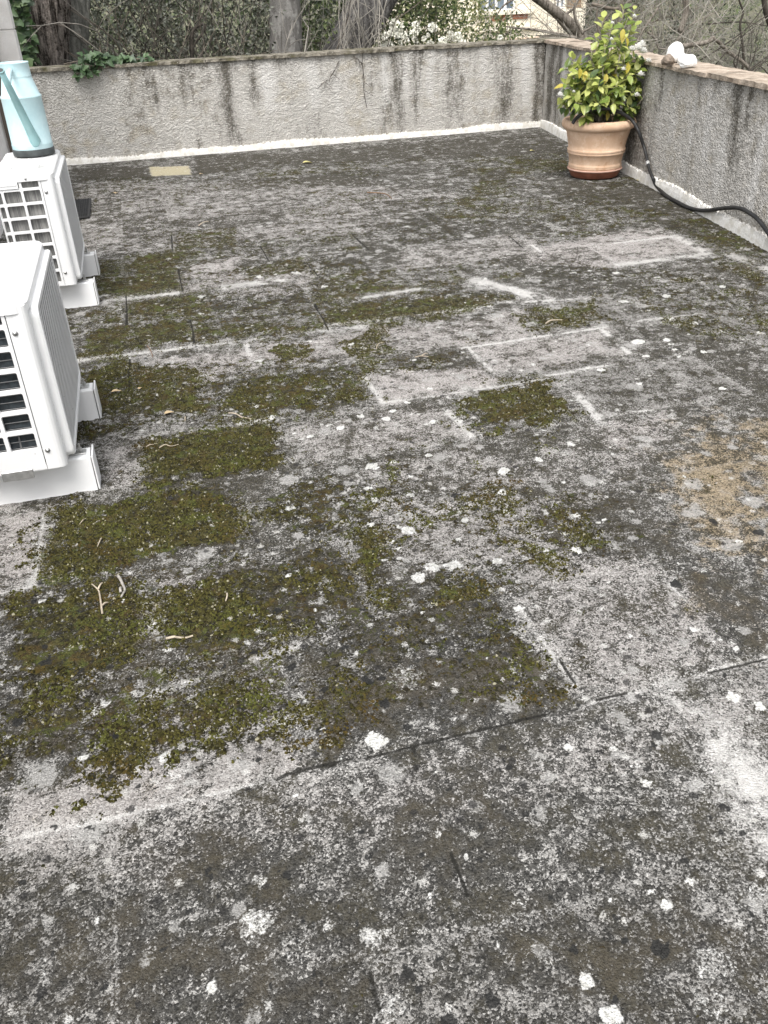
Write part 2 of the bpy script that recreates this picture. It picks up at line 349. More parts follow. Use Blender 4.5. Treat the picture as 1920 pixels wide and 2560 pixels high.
for x0, y0, x1, y1, wd in [(600, 1680, 640, 1664, .009), (640, 1664, 720, 1648, .012), (720, 1648, 900, 1610, .006), (880, 1612, 1075, 1565, .008), (1075, 1565, 1245, 1530, .006), (1290, 1510, 1352, 1494, .007), (1530, 1451, 1659, 1423, .006), (1208, 1420, 1242, 1478, .006), (272, 640, 274, 703, .010), (412, 690, 420, 740, .010), (385, 582, 394, 630, .010), (680, 658, 710, 712, .009), (658, 565, 690, 598, .009), (562, 530, 580, 563, .010), (370, 508, 373, 542, .012), (762, 508, 798, 540, .01), (1100, 510, 1130, 535, .01), (800, 2090, 822, 2182, .006), (280, 775, 280, 835, .012), (890, 1612, 905, 1662, .006), (975, 1840, 1010, 1932, .005)]:
    np.maximum(crack, line_mask(gd(x0, y0), gd(x1, y1), wd, .5, .3), out=crack)
crack = np.maximum(crack, .55*(1-sst(jw, .002, .012))*sst(.75-tone+mid, .2, .8))
lichen = np.zeros(FU.shape); black = np.zeros(FU.shape)
def spot(A, x, y, r, amt=1.0):
    c = gd(x, y); k = 1920/1659.; R = abs(gd(x+r, y)[0]-gd(x-r, y)[0])*.5*1.05
    ua, ub = np.searchsorted(u, [c[0]-2*R, c[0]+2*R]); va, vb = np.searchsorted(v, [c[1]-2*R, c[1]+2*R]); sl_ = (slice(va, vb), slice(ua, ub))
    dx, dy = FU[sl_]-c[0], FV[sl_]-c[1]
    d = np.hypot(dx, dy)/R+(vn(FU[sl_]/R*1.7, FV[sl_]/R*1.7, int(x))-.5)*.7+(vn(FU[sl_]/R*4, FV[sl_]/R*4, int(y))-.5)*.35
    A[sl_] = np.maximum(A[sl_], amt*(1-sst(d, .75, 1.15)))
for q in '''803,1008,15 848,1000,7 925,985,9 885,1030,7 795,1055,9 808,1080,11 885,1070,11 800,1133,9 880,1148,16 860,1140,6 905,1247,18 937,1227,17 977,1222,18 1073,1212,11 1245,1190,14 1245,1115,10 1095,1110,11 1005,1125,10 1083,1065,13 1090,1018,15 1163,993,11 1232,959,11 670,943,9 735,925,9 835,905,10 850,888,10 780,900,8 935,912,10 990,910,10 625,1098,12 585,903,10 810,1600,26 1227,1615,11 1585,1507,17 1640,1525,13 460,2130,14 208,1990,7 1440,1955,13 1268,2118,18 1320,1945,8 1405,1925,7 1490,1905,12 1320,2195,26 1395,1690,12 945,1668,6 360,1635,18 365,1405,11 1360,1375,7 1120,1315,12 1380,740,17 1345,652,11 1440,735,12 1395,770,9 1298,800,11 1450,690,11 1440,640,11 1500,700,9 1520,760,8 90,1300,8 265,1300,6 830,1210,7 990,1165,6 580,1330,7 700,1575,8 1590,1400,7 1325,1615,8 930,1935,6 1010,1850,7 640,1720,7 100,760,7 560,780,10 860,1185,6 1180,1190,7 1040,1160,6 1465,770,7 1380,830,7 1600,690,8 1640,720,11 1560,840,9 1290,1130,6 1190,1150,6 740,1640,6 1500,1360,9 1075,2040,7 610,1560,14 180,1640,10 230,1520,10 250,1700,7 660,1515,8 880,870,7 930,840,7 760,745,8 1270,745,6 640,590,10 560,600,8 700,620,8 1420,600,8 1330,590,8 1560,620,9'''.split():
    spot(lichen, *map(float, q.split(',')))
for x, y, r, amt in ((550, 1990, 40, .62), (800, 2030, 28, .55), (1535, 2080, 45, .5), (845, 1175, 14, .6), (1530, 2170, 40, .45), (850, 2180, 40, .5), (560, 1905, 20, .55), (380, 1660, 35, .5), (200, 1530, 35, .45), (340, 1350, 28, .5), (1640, 1930, 30, .5), (90, 2090, 30, .4), (1110, 1975, 45, .35), (640, 2050, 40, .4), (880, 1460, 45, .45), (1380, 1650, 20, .5), (1150, 700, 14, .6)):
    spot(lichen, x, y, r, amt)
for q in '''985,1070,13 1245,1197,12 1420,1590,15 1065,2160,20 1430,2050,22 890,2110,11 905,2138,10 455,1895,9 1190,1940,9 640,2030,9 655,1990,8 1480,1860,12 1410,1610,10 700,1490,9 830,1520,14 880,1570,12 795,1470,14 560,1640,8 250,1590,9 1100,1655,9 1250,1520,7 970,2210,20 620,1890,12 1240,2050,12 1350,2030,10 1300,1880,9 880,2100,14 1560,1800,10 1640,1150,14 1540,1125,10 1030,1100,10 1460,1260,14 870,2060,8 1330,2160,11 350,2050,9 90,2150,9 520,2170,9 600,1320,12 630,1440,12 100,1430,14 40,1560,14 200,1680,10 745,1400,12 520,1530,10 650,1260,12'''.split():
    spot(black, *map(float, q.split(',')), amt=.85)
rs = np.random.RandomState(4)
for k in range(260):
    x, y = rs.rand()*1659, 1300+rs.rand()*912
    spot(black, x, y, 2.5+rs.rand()**2*7, .8)
for k in range(150):
    x, y = rs.rand()*1300+330, 560+rs.rand()**1.3*900
    spot(lichen, x, y, 2.5+rs.rand()**2*7, .55+.4*rs.rand())
for k in range(420):
    x, y = rs.rand()*1450+180, 345+rs.rand()**1.1*300
    spot(lichen, x, y, 3+rs.rand()**2*8, .34+.25*rs.rand())
prel = .5+big*.9+mid*.6
moss *= .82+.5*big
zone = sst(FV, 1.25, 1.9)*(1-.6*sst(FV, 8, 9.5))*(1-.75*sst(FU-.1*FV, .9, 1.5)*(1-sst(FV, 3.6, 4.6)))
base_m = zone*np.clip(.27+.45*(tone-.35)+mid*.9+big*.8, 0, .7)*(1-.8*pale)
moss = np.maximum(moss, base_m)
hz = fbm(FU*70, FV*70, 77, 2)
FZ = (fine*.003+mid*.004)+moss*sst(hz+fine*.8, .35, .75)*.009-(1-sst(jw, .002, .016))*.0022*(1-moss*.6)-crack*.002+lichen*.0015
FZ -= FZ.max()*0
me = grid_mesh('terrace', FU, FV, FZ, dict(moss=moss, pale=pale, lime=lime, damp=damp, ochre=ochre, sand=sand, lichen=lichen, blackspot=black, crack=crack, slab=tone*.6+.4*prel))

k = Mat('weathered_slabs', .9, .2)
A = {q: k.attr(q) for q in ('moss', 'pale', 'lime', 'damp', 'ochre', 'sand', 'lichen', 'blackspot', 'crack', 'slab')}
n1 = k.noise(26, 5, .62); n2 = k.noise(85, 4, .65); n3 = k.noise(240, 3, .65); n4 = k.noise(6, 4, .6)
g1, g1r, g1g = k.voro(230); g2, g2r, g2g = k.voro(75); g3, g3r, g3g = k.voro(480, loc=(2, 1, 0))
cell = (g1r*.6+g3r*.4-.5)*1.25; cellb = (g1g*.65+g3g*.35)
c1, c2, c3, c4 = (n1-.5)*2.0, (n2-.5)*2.2, (n3-.5)*2.2, (n4-.5)*1.8       # centred, about -0.5..0.5
m1 = (k.noise(13, 4, .62, loc=(1, 9, 0))-.5)*2.0
grain = c2*.45+c3*.55+.5
# bare concrete with pale aggregate
c = k.mix((cellb*.7+grain*.3).ss(.2, .85), (.16, .153, .14), (.52, .505, .48))
c = k.mix((A['slab']+c4*.6).ss(.25, .85, 0, .45), c, (.165, .157, .145))
c = k.mix(A['pale']*.7, c, k.mix((cellb*.6+grain*.4).ss(.2, .8), (.24, .218, .205), (.56, .52, .495)))
# ochre stain
c = k.mix((A['ochre']*.95+c1*.35+cell*.3+m1*.35).ss(.25, .95, 0, .85), c, k.mix(cellb, (.13, .10, .062), (.44, .345, .215)))
# black-grey crustose film, thinner where slabs stayed pale
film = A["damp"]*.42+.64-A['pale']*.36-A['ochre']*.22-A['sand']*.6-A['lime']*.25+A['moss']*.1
m5 = (k.noise(46, 4, .65, loc=(4, 4, 0))-.5)*2.2
fv = k.xyz(1).ss(1.6, 4.0, 1, 1.6)
fm = (film+(A['slab']-.5)*fv*-.36+c1*.62+m1*fv*.60+m5*.55+c2*.50+c3*.30+c4*fv*.50-cell*.80).ss(.30, .66)
fc = k.mix((c2*.4+c1*.3+(cellb-.5)*.8).ss(-.35, .45), (.008, .008, .0075), (.052, .050, .044))
fc = k.mix((m1*.6+c4*.6).ss(-.1, .3, 0, .7), fc, k.mix(c2.ss(-.3, .3), (.022, .019, .010), (.060, .051, .027)))
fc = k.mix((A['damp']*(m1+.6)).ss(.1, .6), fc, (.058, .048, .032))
fc = k.mix(k.xyz(1).ss(1.3, 2.6, 0, .75), fc, k.mix((c2*.4+c1*.3+(cellb-.5)*.8).ss(-.35, .45), (.009, .008, .005), (.062, .054, .034)))
c = k.mix(fm*.92, c, fc)
lp, lpr, lpg = k.voro(9, loc=(1, 6, 0)); lq, lqr, lqg = k.voro(17, loc=(6, 1, 0))
pat = (lpr.ss(.60, .95)*(lp+c1*.35+c2*.3).ss(.15, .55, 1, 0)).mx(lqr.ss(.70, .95)*(lq+c1*.3+c2*.35).ss(.15, .5, 1, 0))
c = k.mix((pat*.95+cell*.45+c2*.3-A['damp']*.25).ss(.25, .8, 0, .75), c, k.mix(cellb, (.27, .262, .245), (.47, .46, .44)))
# moss: olive to brown cushions
mm = (A['moss']*1.02+m1*.42+c1*.48+m5*.35+c2*.30-cell*.34+(g2r-.5)*.25).ss(.40, .58)
mc = k.mix((c2*.4+cell*.4+(g2g-.5)*.5).ss(-.35, .45), (.009, .008, .004), (.088, .080, .024))
mc = k.mix((c4*.5+c1*.5).ss(-.05, .3, 0, .7), mc, k.mix(c3.ss(-.3, .3), (.045, .032, .010), (.12, .075, .022)))
mc = k.mix((k.noise(14, 3, .6, loc=(3, 7, 0))-.5).ss(.03, .14, 0, .7), mc, k.mix(c3.ss(-.3, .3), (.045, .055, .012), (.11, .13, .03)))
mc = k.mix((cell+c3*.3).ss(.50, .62, 0, .7), mc, (.30, .28, .19))
c = k.mix(mm*.95, c, mc)
# lime bloom along joints, sandy clean tile, lichens, black spots, open cracks
c = k.mix((A['lime']*1.15+c1*.35+c2*.40+c3*.30+cell*.45).ss(.30, 1.10, 0, .92), c, k.mix(cellb, (.46, .445, .42), (.66, .645, .62)))
c = k.mix(A['sand'], c, k.mix(grain.ss(.25, .75), (.32, .28, .18), (.50, .45, .32)))
sm, smr, smg = k.voro(30, rand=1.0)
c = k.mix((smr.ss(.88, .885))*((sm+c3*.5+c2*.3).ss(.14, .34, 1, 0))*.75, c, k.mix(smg, (.50, .485, .45), (.66, .65, .62)))
bk, bkr, bkg = k.voro(24, loc=(5, 2, 0))
c = k.mix((bkr.ss(.84, .845))*((bk+c3*.2+c2*.1).ss(.18, .30, 1, 0))*.8, c, (.026, .025, .024))
c = k.mix((A['blackspot']+c2*.35+c3*.2).ss(.38, .66, 0, .92), c, (.024, .024, .023))
c = k.mix((A['lichen']*.95+c2*.45+c3*.40+c1*.25+cell*.15).ss(.36, .80, 0, .95), c, k.mix((c3*.6+c2*.5).ss(-.3, .3), (.44, .435, .40), (.80, .79, .76)))
c = k.mix((A['crack']+c2*.25).ss(.35, .8, 0, .9), c, (.018, .017, .014))
k.col(c)
k.bump(n2*.6+n3*.9+mm*n2*1.2+mm*.25-g1*.5, .008, .9)
k.m.name = 'weathered_slabs'
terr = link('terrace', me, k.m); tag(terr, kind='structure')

# real moss cushions standing on the slabs
rs = np.random.RandomState(21); pr = sst(moss*1.05+mid*1.1+fine*.6, .42, .85)*(FV < 4.2)*(FV > 1.0)*(FU > -.6)
area = np.outer(np.gradient(v), np.gradient(u)); wgt = (pr*area*np.clip(3.0/np.maximum(FV, 1), .3, 2)**1.5*(hz > .36)).ravel(); nt_ = 80000
idx = rs.choice(wgt.size, nt_, p=wgt/wgt.sum()); tu = FU.ravel()[idx]+(rs.rand(nt_)-.5)*.009; tv = FV.ravel()[idx]+(rs.rand(nt_)-.5)*.009; tz = FZ.ravel()[idx]
tr_ = .0014+.0036*rs.rand(nt_)**2; th_ = tr_*(.5+.9*rs.rand(nt_)); ph = rs.rand(nt_)*6.28
ring = np.arange(5)*2*np.pi/5; co = np.zeros((nt_, 6, 3), np.float32); jr = .6+.8*rs.rand(nt_, 5)
co[:, :5, 0] = tu[:, None]+tr_[:, None]*jr*np.cos(ring+ph[:, None]); co[:, :5, 1] = tv[:, None]+tr_[:, None]*jr*np.sin(ring+ph[:, None]); co[:, :5, 2] = (tz-.0008)[:, None]
co[:, 5] = np.stack([tu+tr_*(rs.rand(nt_)-.5), tv+tr_*(rs.rand(nt_)-.5), tz+th_], -1)
ft = [(i, (i+1) % 5, 5) for i in range(5)]
li = ((np.arange(nt_)*6)[:, None]+np.array(ft).ravel()[None]).astype(np.int32).ravel(); tot = np.full(nt_*5, 3, np.int32); st0 = (np.arange(nt_*5)*3).astype(np.int32)
mme = bpy.data.meshes.new('moss'); mme.vertices.add(nt_*6); mme.vertices.foreach_set('co', co.ravel()); mme.loops.add(len(li)); mme.loops.foreach_set('vertex_index', li)
mme.polygons.add(len(tot)); mme.polygons.foreach_set('loop_start', st0); mme.polygons.foreach_set('loop_total', tot); mme.polygons.foreach_set('use_smooth', np.ones(len(tot), bool)); mme.update(); mme.validate()
k = Mat('moss_cushions', .95, .1); r_ = k.island(); n_ = k.noise(5, 3); c = k.mix(r_.ss(.0, 1.0), (.016, .014, .006), (.085, .078, .022)); c = k.mix((n_+(r_-.5)*.15).ss(.52, .66, 0, .7), c, k.mix(r_, (.03, .036, .010), (.105, .115, .028)))
c = k.mix((k.noise(4, 3, loc=(8, 3, 0))+(r_-.5)*.15).ss(.56, .70, 0, .6), c, (.070, .038, .013)); c = k.mix(r_.ss(.965, .975), c, (.30, .28, .20)); k.col(c).bump(k.noise(500, 2), .003)
tag(link('moss', mme, k.m), 'olive and brown moss cushions growing over the slabs', 'moss', kind='stuff')

# ================================================================== PARAPET WALLS
def wall_material(name, streaks):
    k = Mat(name, .92, .15)
    n1 = k.noise(9, 4, .6); n2 = k.noise(70, 4, .6); n3 = k.noise(190, 3, .6); n4 = k.noise(2.2, 4, .6)
    st = k.noise(5.5, 4, .6, sc=(1, 1, .16)); st2 = k.noise(19, 3, .6, sc=(1, 1, .22))
    a = k.attr('streak'); b = k.attr('light'); lo = k.attr('low')
    c = k.mix((n2*.6+n3*.4).ss(.36, .64), (.47, .445, .405), (.72, .695, .65))
    c = k.mix((n1*.5+n4*.5).ss(.5, .66, 0, .5), c, (.42, .36, .25))
    c = k.mix((b+(n2-.5)*.5+(st2-.5)*.5).ss(.2, .95, 0, .85), c, (.72, .70, .665))
    cv, cvr, cvg = k.voro(55); crev_shade = cv.ss(.30, .62)  # roughcast crevices darkened in the colour for their small shadows
    d = (a*.86+lo*.40-b*.22+(st-.5)*1.5+(st2-.5)*.9+(n1-.5)*1.0+(n2-.5)*1.1+(n3-.5)*.7+crev_shade*.28-.10)
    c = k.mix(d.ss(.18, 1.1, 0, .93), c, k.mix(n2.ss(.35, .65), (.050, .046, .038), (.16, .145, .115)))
    sp, sr, sg = k.voro(95)
    c = k.mix(sr.ss(.93, .94)*sp.ss(.25, .45, 1, 0)*a.ss(.0, .5), c, (.62, .61, .57))
    k.col(c)
    v1, _, _ = k.voro(75); v2, _, _ = k.voro(150)
    k.bump(v1*1.2+v2*.6+n2*.8, .014, 1.0)
    return k.m
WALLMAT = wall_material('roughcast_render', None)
def roughcast(L, H, step, streaks, lights, seed, lowmul):
    """front face of a parapet in its own frame: x along, z up, y towards the garden"""
    x = np.arange(0, L+step, step); x[-1] = L; z = np.linspace(0, H, int(H/step)+1); Xg, Zg = np.meshgrid(x, z)
    nz = fbm(Xg*45, Zg*45, seed, 3)-.5; wv_ = (fbm(Xg*3, Zg*2, seed+5, 3)-.5)
    Yg = nz*.014+(fbm(Xg*1.2, Zg*1.2, seed+8)-.5)*.012
    s = np.zeros(Xg.shape); l = np.zeros(Xg.shape)
    for c0, wd, amt, ln in streaks:
        fall = 1-sst((H-Zg), ln*.55, ln*1.1+.05)
        wob = Xg-c0+wv_*.22+nz*.05; wd = wd*1.0
        s = np.maximum(s, amt*np.exp(-np.abs(wob/(wd*1.7))**1.5)*fall)
    for c0, wd, amt, z0, z1 in lights:
        l = np.maximum(l, amt*np.exp(-((Xg-c0+wv_*.12)/wd)**2)*sst(Zg, z0-.12, z0+.12)*(1-sst(Zg, z1-.12, z1+.12)))
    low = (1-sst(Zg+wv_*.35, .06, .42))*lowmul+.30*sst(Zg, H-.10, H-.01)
    return grid_mesh('render_coat', Xg, Yg, Zg, dict(streak=s, light=l, low=low))
stone = Mat('coping_stone', .9, .2); q1 = stone.noise(14, 5, .65); q2 = stone.noise(90, 3)
cc = stone.mix(q1.ss(.35, .65), (.085, .075, .055), (.27, .245, .20)); cc = stone.mix(q2.ss(.58, .7, 0, .7), cc, (.45, .43, .38))
cc = stone.mix(stone.noise(5, 4, loc=(4, 1, 2)).ss(.5, .62, 0, .7), cc, (.075, .07, .03)); stone.col(cc).bump(q2+q1, .008)
COPE = stone.m
st2_ = Mat('coping_tile_pink', .9, .2); q1 = st2_.noise(9, 5, .65); q2 = st2_.noise(80, 3)
cc = st2_.mix(q1.ss(.35, .65), (.27, .215, .165), (.46, .385, .31)); cc = st2_.mix(q2.ss(.6, .72, 0, .6), cc, (.5, .46, .4))
cc = st2_.mix(st2_.noise(4, 4, loc=(4, 1, 2)).ss(.54, .66, 0, .6), cc, (.10, .085, .06)); st2_.col(cc).bump(q2+q1, .008)
COPE2 = st2_.m
lm = Mat('lime_paint', .85, .25); q1 = lm.noise(16, 4, .6); q2 = lm.noise(90, 3)
lm.col(lm.mix(q1.ss(.42, .62, 0, .6), lm.mix(q2.ss(.3, .7), (.66, .64, .60), (.80, .785, .75)), (.52, .49, .42))).bump(q2+q1, .006); LIMEPAINT = lm.m
core = simple('wall_core', (.33, .31, .28), .9, .2, 8, bump=.005)
def skirt(L, seed, h=.055, sl=None):
    """white waterproofing band with a ragged brushed top edge, 5 mm proud of the render"""
    mb = MB(); n = int(L/.012); rng = random.Random(seed); pts = []
    for i in range(n+1):
        x = L*i/n
        hh = h+.022*(math.sin(x*2.1+seed)+math.sin(x*5.3+seed*2))*.35+(rng.random()-.4)*.022
        pts.append((x, hh))
    b = len(mb.v)
    for x, hh in pts:
        mb.v += [(x, -.026, .0), (x, -.022, hh*.6), (x, -.016, hh), (x, .004, hh+.002)]
    for i in range(n):
        a = 4*i
        for j in range(3): mb.f.append((a+j, a+4+j, a+5+j, a+1+j))
    return mb
def coping(parent, L, H, depth, seed, mat, lens, over=.02):
    rng = random.Random(seed); x = 0
    while x < L-.02:
        l = min(rng.uniform(*lens), L-x); th = rng.uniform(.028, .036); dz = rng.uniform(0, .006); ov = over+rng.uniform(-.008, .012)
        nx, ny = max(2, int(l/.035)), 8; mb = MB(); idx = {}
        # slightly uneven slab as a closed grid box
        def pt(i, j, top):
            px_ = x+.003+(l-.006)*i/nx; py = -ov+(depth+ov+.02)*j/ny
            e = 1 if i in (0, nx) or j in (0, ny) else 0
            r = (rng.random()-.5)
            return (px_+(r*.006 if i not in (0, nx) else r*.002), py+(r*.012 if j in (0,) else 0), H+dz+(th-(rng.random()*.007 if e else rng.random()*.003) if top else .0))
        for top in (0, 1):
            for i in range(nx+1):
                for j in range(ny+1): idx[i, j, top] = len(mb.v); mb.v.append(pt(i, j, top))
        for i in range(nx):
            for j in range(ny):
                mb.f.append((idx[i, j, 1], idx[i+1, j, 1], idx[i+1, j+1, 1], idx[i, j+1, 1]))
                mb.f.append((idx[i, j, 0], idx[i, j+1, 0], idx[i+1, j+1, 0], idx[i+1, j, 0]))
        for i in range(nx):
            mb.f.append((idx[i, 0, 0], idx[i+1, 0, 0], idx[i+1, 0, 1], idx[i, 0, 1])); mb.f.append((idx[i+1, ny, 0], idx[i, ny, 0], idx[i, ny, 1], idx[i+1, ny, 1]))
        for j in range(ny):
            mb.f.append((idx[0, j+1, 0], idx[0, j, 0], idx[0, j, 1], idx[0, j+1, 1])); mb.f.append((idx[nx, j, 0], idx[nx, j+1, 0], idx[nx, j+1, 1], idx[nx, j, 1]))
        mb.build('coping_stone', mat, parent)
        x += l
HW = .862
# back wall: local x = u + 1.4
bw = thing('parapet_wall', 'grey roughcast parapet wall at the back below the trees, with dark vertical streaks and ivy on top', 'wall', (-1.4, 9.88, 0))
def bx(px, py=230): return at(px, py, 1, 9.88)[0]+1.4
stk = [(bx(p), wd, am, ln) for p, wd, am, ln in ((312, .07, .55, .7), (384, .08, .7, .45), (452, .07, .75, .55), (510, .05, .5, .3), (570, .07, .85, .8), (636, .06, .7, .5), (625, .05, .55, .4), (690, .04, .35, .3), (830, .05, .4, .4), (930, .05, .6, .45), (985, .07, .85, .8), (1039, .06, .8, .75), (1095, .04, .5, .4), (1144, .08, .8, .75), (1190, .05, .45, .4), (1258, .07, .75, .9), (1345, .05, .9, .9), (1365, .05, 1.0, 1.0), (720, .03, .3, .5), (240, .06, .3, .4), (150, .08, .3, .4))]
lts = [(bx(p), wd, am, z0, z1) for p, wd, am, z0, z1 in ((672, .09, .9, .35, .85), (781, .10, .85, .35, .85), (850, .08, .6, .2, .7), (958, .05, .9, .3, .9), (1015, .06, .7, .4, .9), (1081, .07, .7, .35, .85), (1310, .09, .95, .2, .85), (545, .08, .55, .5, .7), (460, .12, .4, .15, .45), (610, .1, .5, .3, .5), (1215, .06, .5, .4, .8), (300, .15, .3, .5, .8), (1130, .2, .3, .1, .4))]
LB = 4.62+1.4
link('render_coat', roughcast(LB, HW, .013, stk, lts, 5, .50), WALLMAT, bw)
mb = MB(); mb.box(0, LB+.3, .03, .25, -1.0, HW-.002); mb.build('core', core, bw)
coping(bw, LB+.3, HW, .27, 3, COPE, (.35, .75))
skirt(LB-.01, 2).build('waterproof_band', LIMEPAINT, bw)
# right wall: starts at the corner, runs towards the viewer
ang = math.atan2(-WD[1], -WD[0])
rw = thing('parapet_wall', 'grey roughcast parapet wall on the right with pinkish flat coping, behind the terracotta pot', 'wall', tuple(V0), ang)
# local x runs from the corner towards the camera; local +y is the garden side
def rx(px, py=400):
    d = ray(px, py); n = np.array([WN[0], WN[1], 0]); t = ((V0-EYE)@n)/(d@n); return (V0-(EYE+d*t))@WD
stk = [(rx(p, q), wd, am, ln) for p, q, wd, am, ln in ((1378, 200, .10, 1.0, 1.0), (1395, 200, .12, .85, .9), (1430, 200, .15, .7, .9), (1470, 200, .15, .6, .9), (1520, 200, .2, .6, .9), (1575, 330, .2, .95, 1.0), (1650, 230, .05, .6, .4), (1690, 240, .06, .55, .3), (1740, 250, .05, .5, .35), (1790, 260, .05, .5, .3), (1848, 280, .06, 1.0, .6), (1880, 280, .05, .6, .3), (1910, 280, .05, .6, .5))]
lts = [(rx(p, q), wd, am, z0, z1) for p, q, wd, am, z0, z1 in ((1410, 200, .03, .7, .3, .9), (1640, 350, .14, .6, .3, .8), (1725, 350, .06, .75, .35, .8), (1770, 350, .08, .85, .3, .8), (1800, 420, .10, .8, .15, .6), (1890, 430, .07, .95, .1, .7), (1680, 330, .07, .6, .3, .8))]
LR = 12.5
rc = roughcast(LR, HW, .013, stk, lts, 15, .42)
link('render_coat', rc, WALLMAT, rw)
mb = MB(); mb.box(-.2, LR, .03, .24, -1.0, HW-.002); mb.build('core', core, rw)
coping(rw, LR, HW, .27, 8, COPE2, (.4, .8))
skirt(LR-.01, 6, .075).build('waterproof_band', LIMEPAINT, rw)

# ================================================================== HOUSE WALL, PILLAR, SHUTTER (left edge)
wp = Mat('white_render', .85, .2); q1 = wp.noise(8, 4); q2 = wp.noise(110, 3); wp.col(wp.mix(q1.ss(.3, .7), (.68, .66, .63), (.79, .775, .75))).bump(q2, .004)
hw = thing('house_wall', 'white rendered house wall at the left edge of the terrace behind the air conditioners', 'wall', (-1.06, 0, 0))
mb = MB(); mb.box(-.25, 0, 7.4, 8.95, -1, 3.2); mb.build('wall_face', wp.m, hw)
mb = MB(); mb.box(-.22, -.01, -1.3, 7.4, -1, .80); mb.build('low_wall', wp.m, hw)  # unseen stretch, kept low so the sun reaches the terrace
pl = thing('pillar', 'white square pillar with one thin groove at the left edge in front of the ivy', 'pillar', (-.885, 8.75, 0))
mb = MB(); mb.box(-.09, .075, -.1, .1, 0, 1.262); mb.box(-.085, .070, -.095, .095, 1.262, 1.272); mb.box(-.09, .075, -.1, .1, 1.272, 3.2); mb.build('shaft', wp.m, pl, bevel=.006)
wd_ = Mat('weathered_brown_wood', .75, .25); q1 = wd_.noise(22, 4, .6, sc=(1, 1, .06)); wd_.col(wd_.mix(q1.ss(.3, .7), (.085, .07, .058), (.17, .145, .12))).bump(q1, .004)
sh = thing('shutter', 'greyish brown wooden shutter board standing between the white pillar and the house wall', 'shutter', (-1.0, 8.45, 0))
mb = MB()
for i in range(2): mb.box(-.05+i*.047, -.05+i*.047+.045, -.02, .02, .02, 2.3)
mb.build('board', wd_.m, sh, bevel=.003)
for z_ in (.3, 1.7):
    mb = MB(); mb.box(-.05, .043, -.032, -.021, z_, z_+.06); mb.build('batten', wd_.m, sh)

# ================================================================== AIR CONDITIONERS
def whiteplastic(name, dirt):
    k = Mat(name, .42, .45); n1 = k.noise(5, 4); n2 = k.noise(140, 2); sp, sr, sg = k.voro(45)
    c = k.mix(n1.ss(.35, .7), (.735, .735, .73), (.79, .79, .78))
    z = k.t.nodes.new('ShaderNodeNewGeometry'); s_ = k.t.nodes.new('ShaderNodeSeparateXYZ'); k.t.links.new(z.outputs['Normal'], s_.inputs[0]); up = X(k.t, s_.outputs[2]).ss(.6, .95)
    c = k.mix(up*(n1*.5+n2*.5).ss(.42, .62, 0, dirt), c, (.30, .285, .26))
    c = k.mix(sr.ss(.955, .96)*(sp+(n2-.5)*.2).ss(.10, .16, 1, 0)*up.ss(0, 1, .25, .9), c, (.08, .075, .06))
    k.col(c); return k.m
ACW = whiteplastic('ac_white_paint', .10); ACDUST = whiteplastic('ac_dusty_paint', .85); ACDUST2 = whiteplastic('ac_light_dusty_paint', .25)
fin = Mat('coil_fins', .5, .5); q1 = fin.noise(300, 1, sc=(1, 1, .02)); q2 = fin.noise(30, 3, sc=(1, 1, .3)); fin.col(fin.mix((q1*.6+q2*.4).ss(.4, .6), (.10, .10, .097), (.26, .255, .24)))
COIL1 = fin.m
COIL2 = simple('dark_coil', (.022, .028, .032), .45, .4, 60)
TUBEM = simple('coil_tube', (.13, .13, .13), .4, .2, 50)
STEEL = simple('zinc_steel', (.42, .42, .41), .38, .15, 60); STEEL.node_tree.nodes['Principled BSDF'].inputs['Metallic'].default_value = .7
SLOT = simple('grille_shadow_back', (.05, .05, .05), .8, .1, 30)  # near-black colour stands for the shade behind slats and end caps
FOOTM = simple('white_pvc', (.78, .78, .775), .4, .03, 6)
def rrect(x0, x1, y0, y1, r, n=4):
    pts = []
    for cx, cy, a0 in ((x1-r, y1-r, 0), (x0+r, y1-r, 90), (x0+r, y0+r, 180), (x1-r, y0+r, 270)):
        for i in range(n+1):
            a = math.radians(a0+90*i/n); pts.append((cx+r*math.cos(a), cy+r*math.sin(a)))
    return pts
def ring_cell(mb, ox0, ox1, oz0, oz1, ix0, ix1, iz0, iz1, y0, y1, r=.007):
    """rectangular cell of a guard with a rounded opening, from y0 (front) to y1 (back)"""
    ins = rrect(ix0, ix1, iz0, iz1, r); cx, cz = (ix0+ix1)/2, (iz0+iz1)/2; outs = []
    for i, (x, z) in enumerate(ins):
        q = i//5; j = i % 5
        cor = ((ox1, oz1), (ox0, oz1), (ox0, oz0), (ox1, oz0))[q]
        if j == 2: outs.append(cor)
        elif (q in (0, 2)) == (j < 2): outs.append((cor[0], z))
        else: outs.append((x, cor[1]))
    n0 = len(mb.v); k = len(ins)
    for y in (y0, y1):
        mb.v += [(x, y, z) for x, z in outs]; mb.v += [(x, y, z) for x, z in ins]
    for i in range(k):
        j = (i+1) % k
        mb.f.append((n0+i, n0+j, n0+k+j, n0+k+i))
        mb.f.append((n0+k+i, n0+k+j, n0+3*k+j, n0+3*k+i))
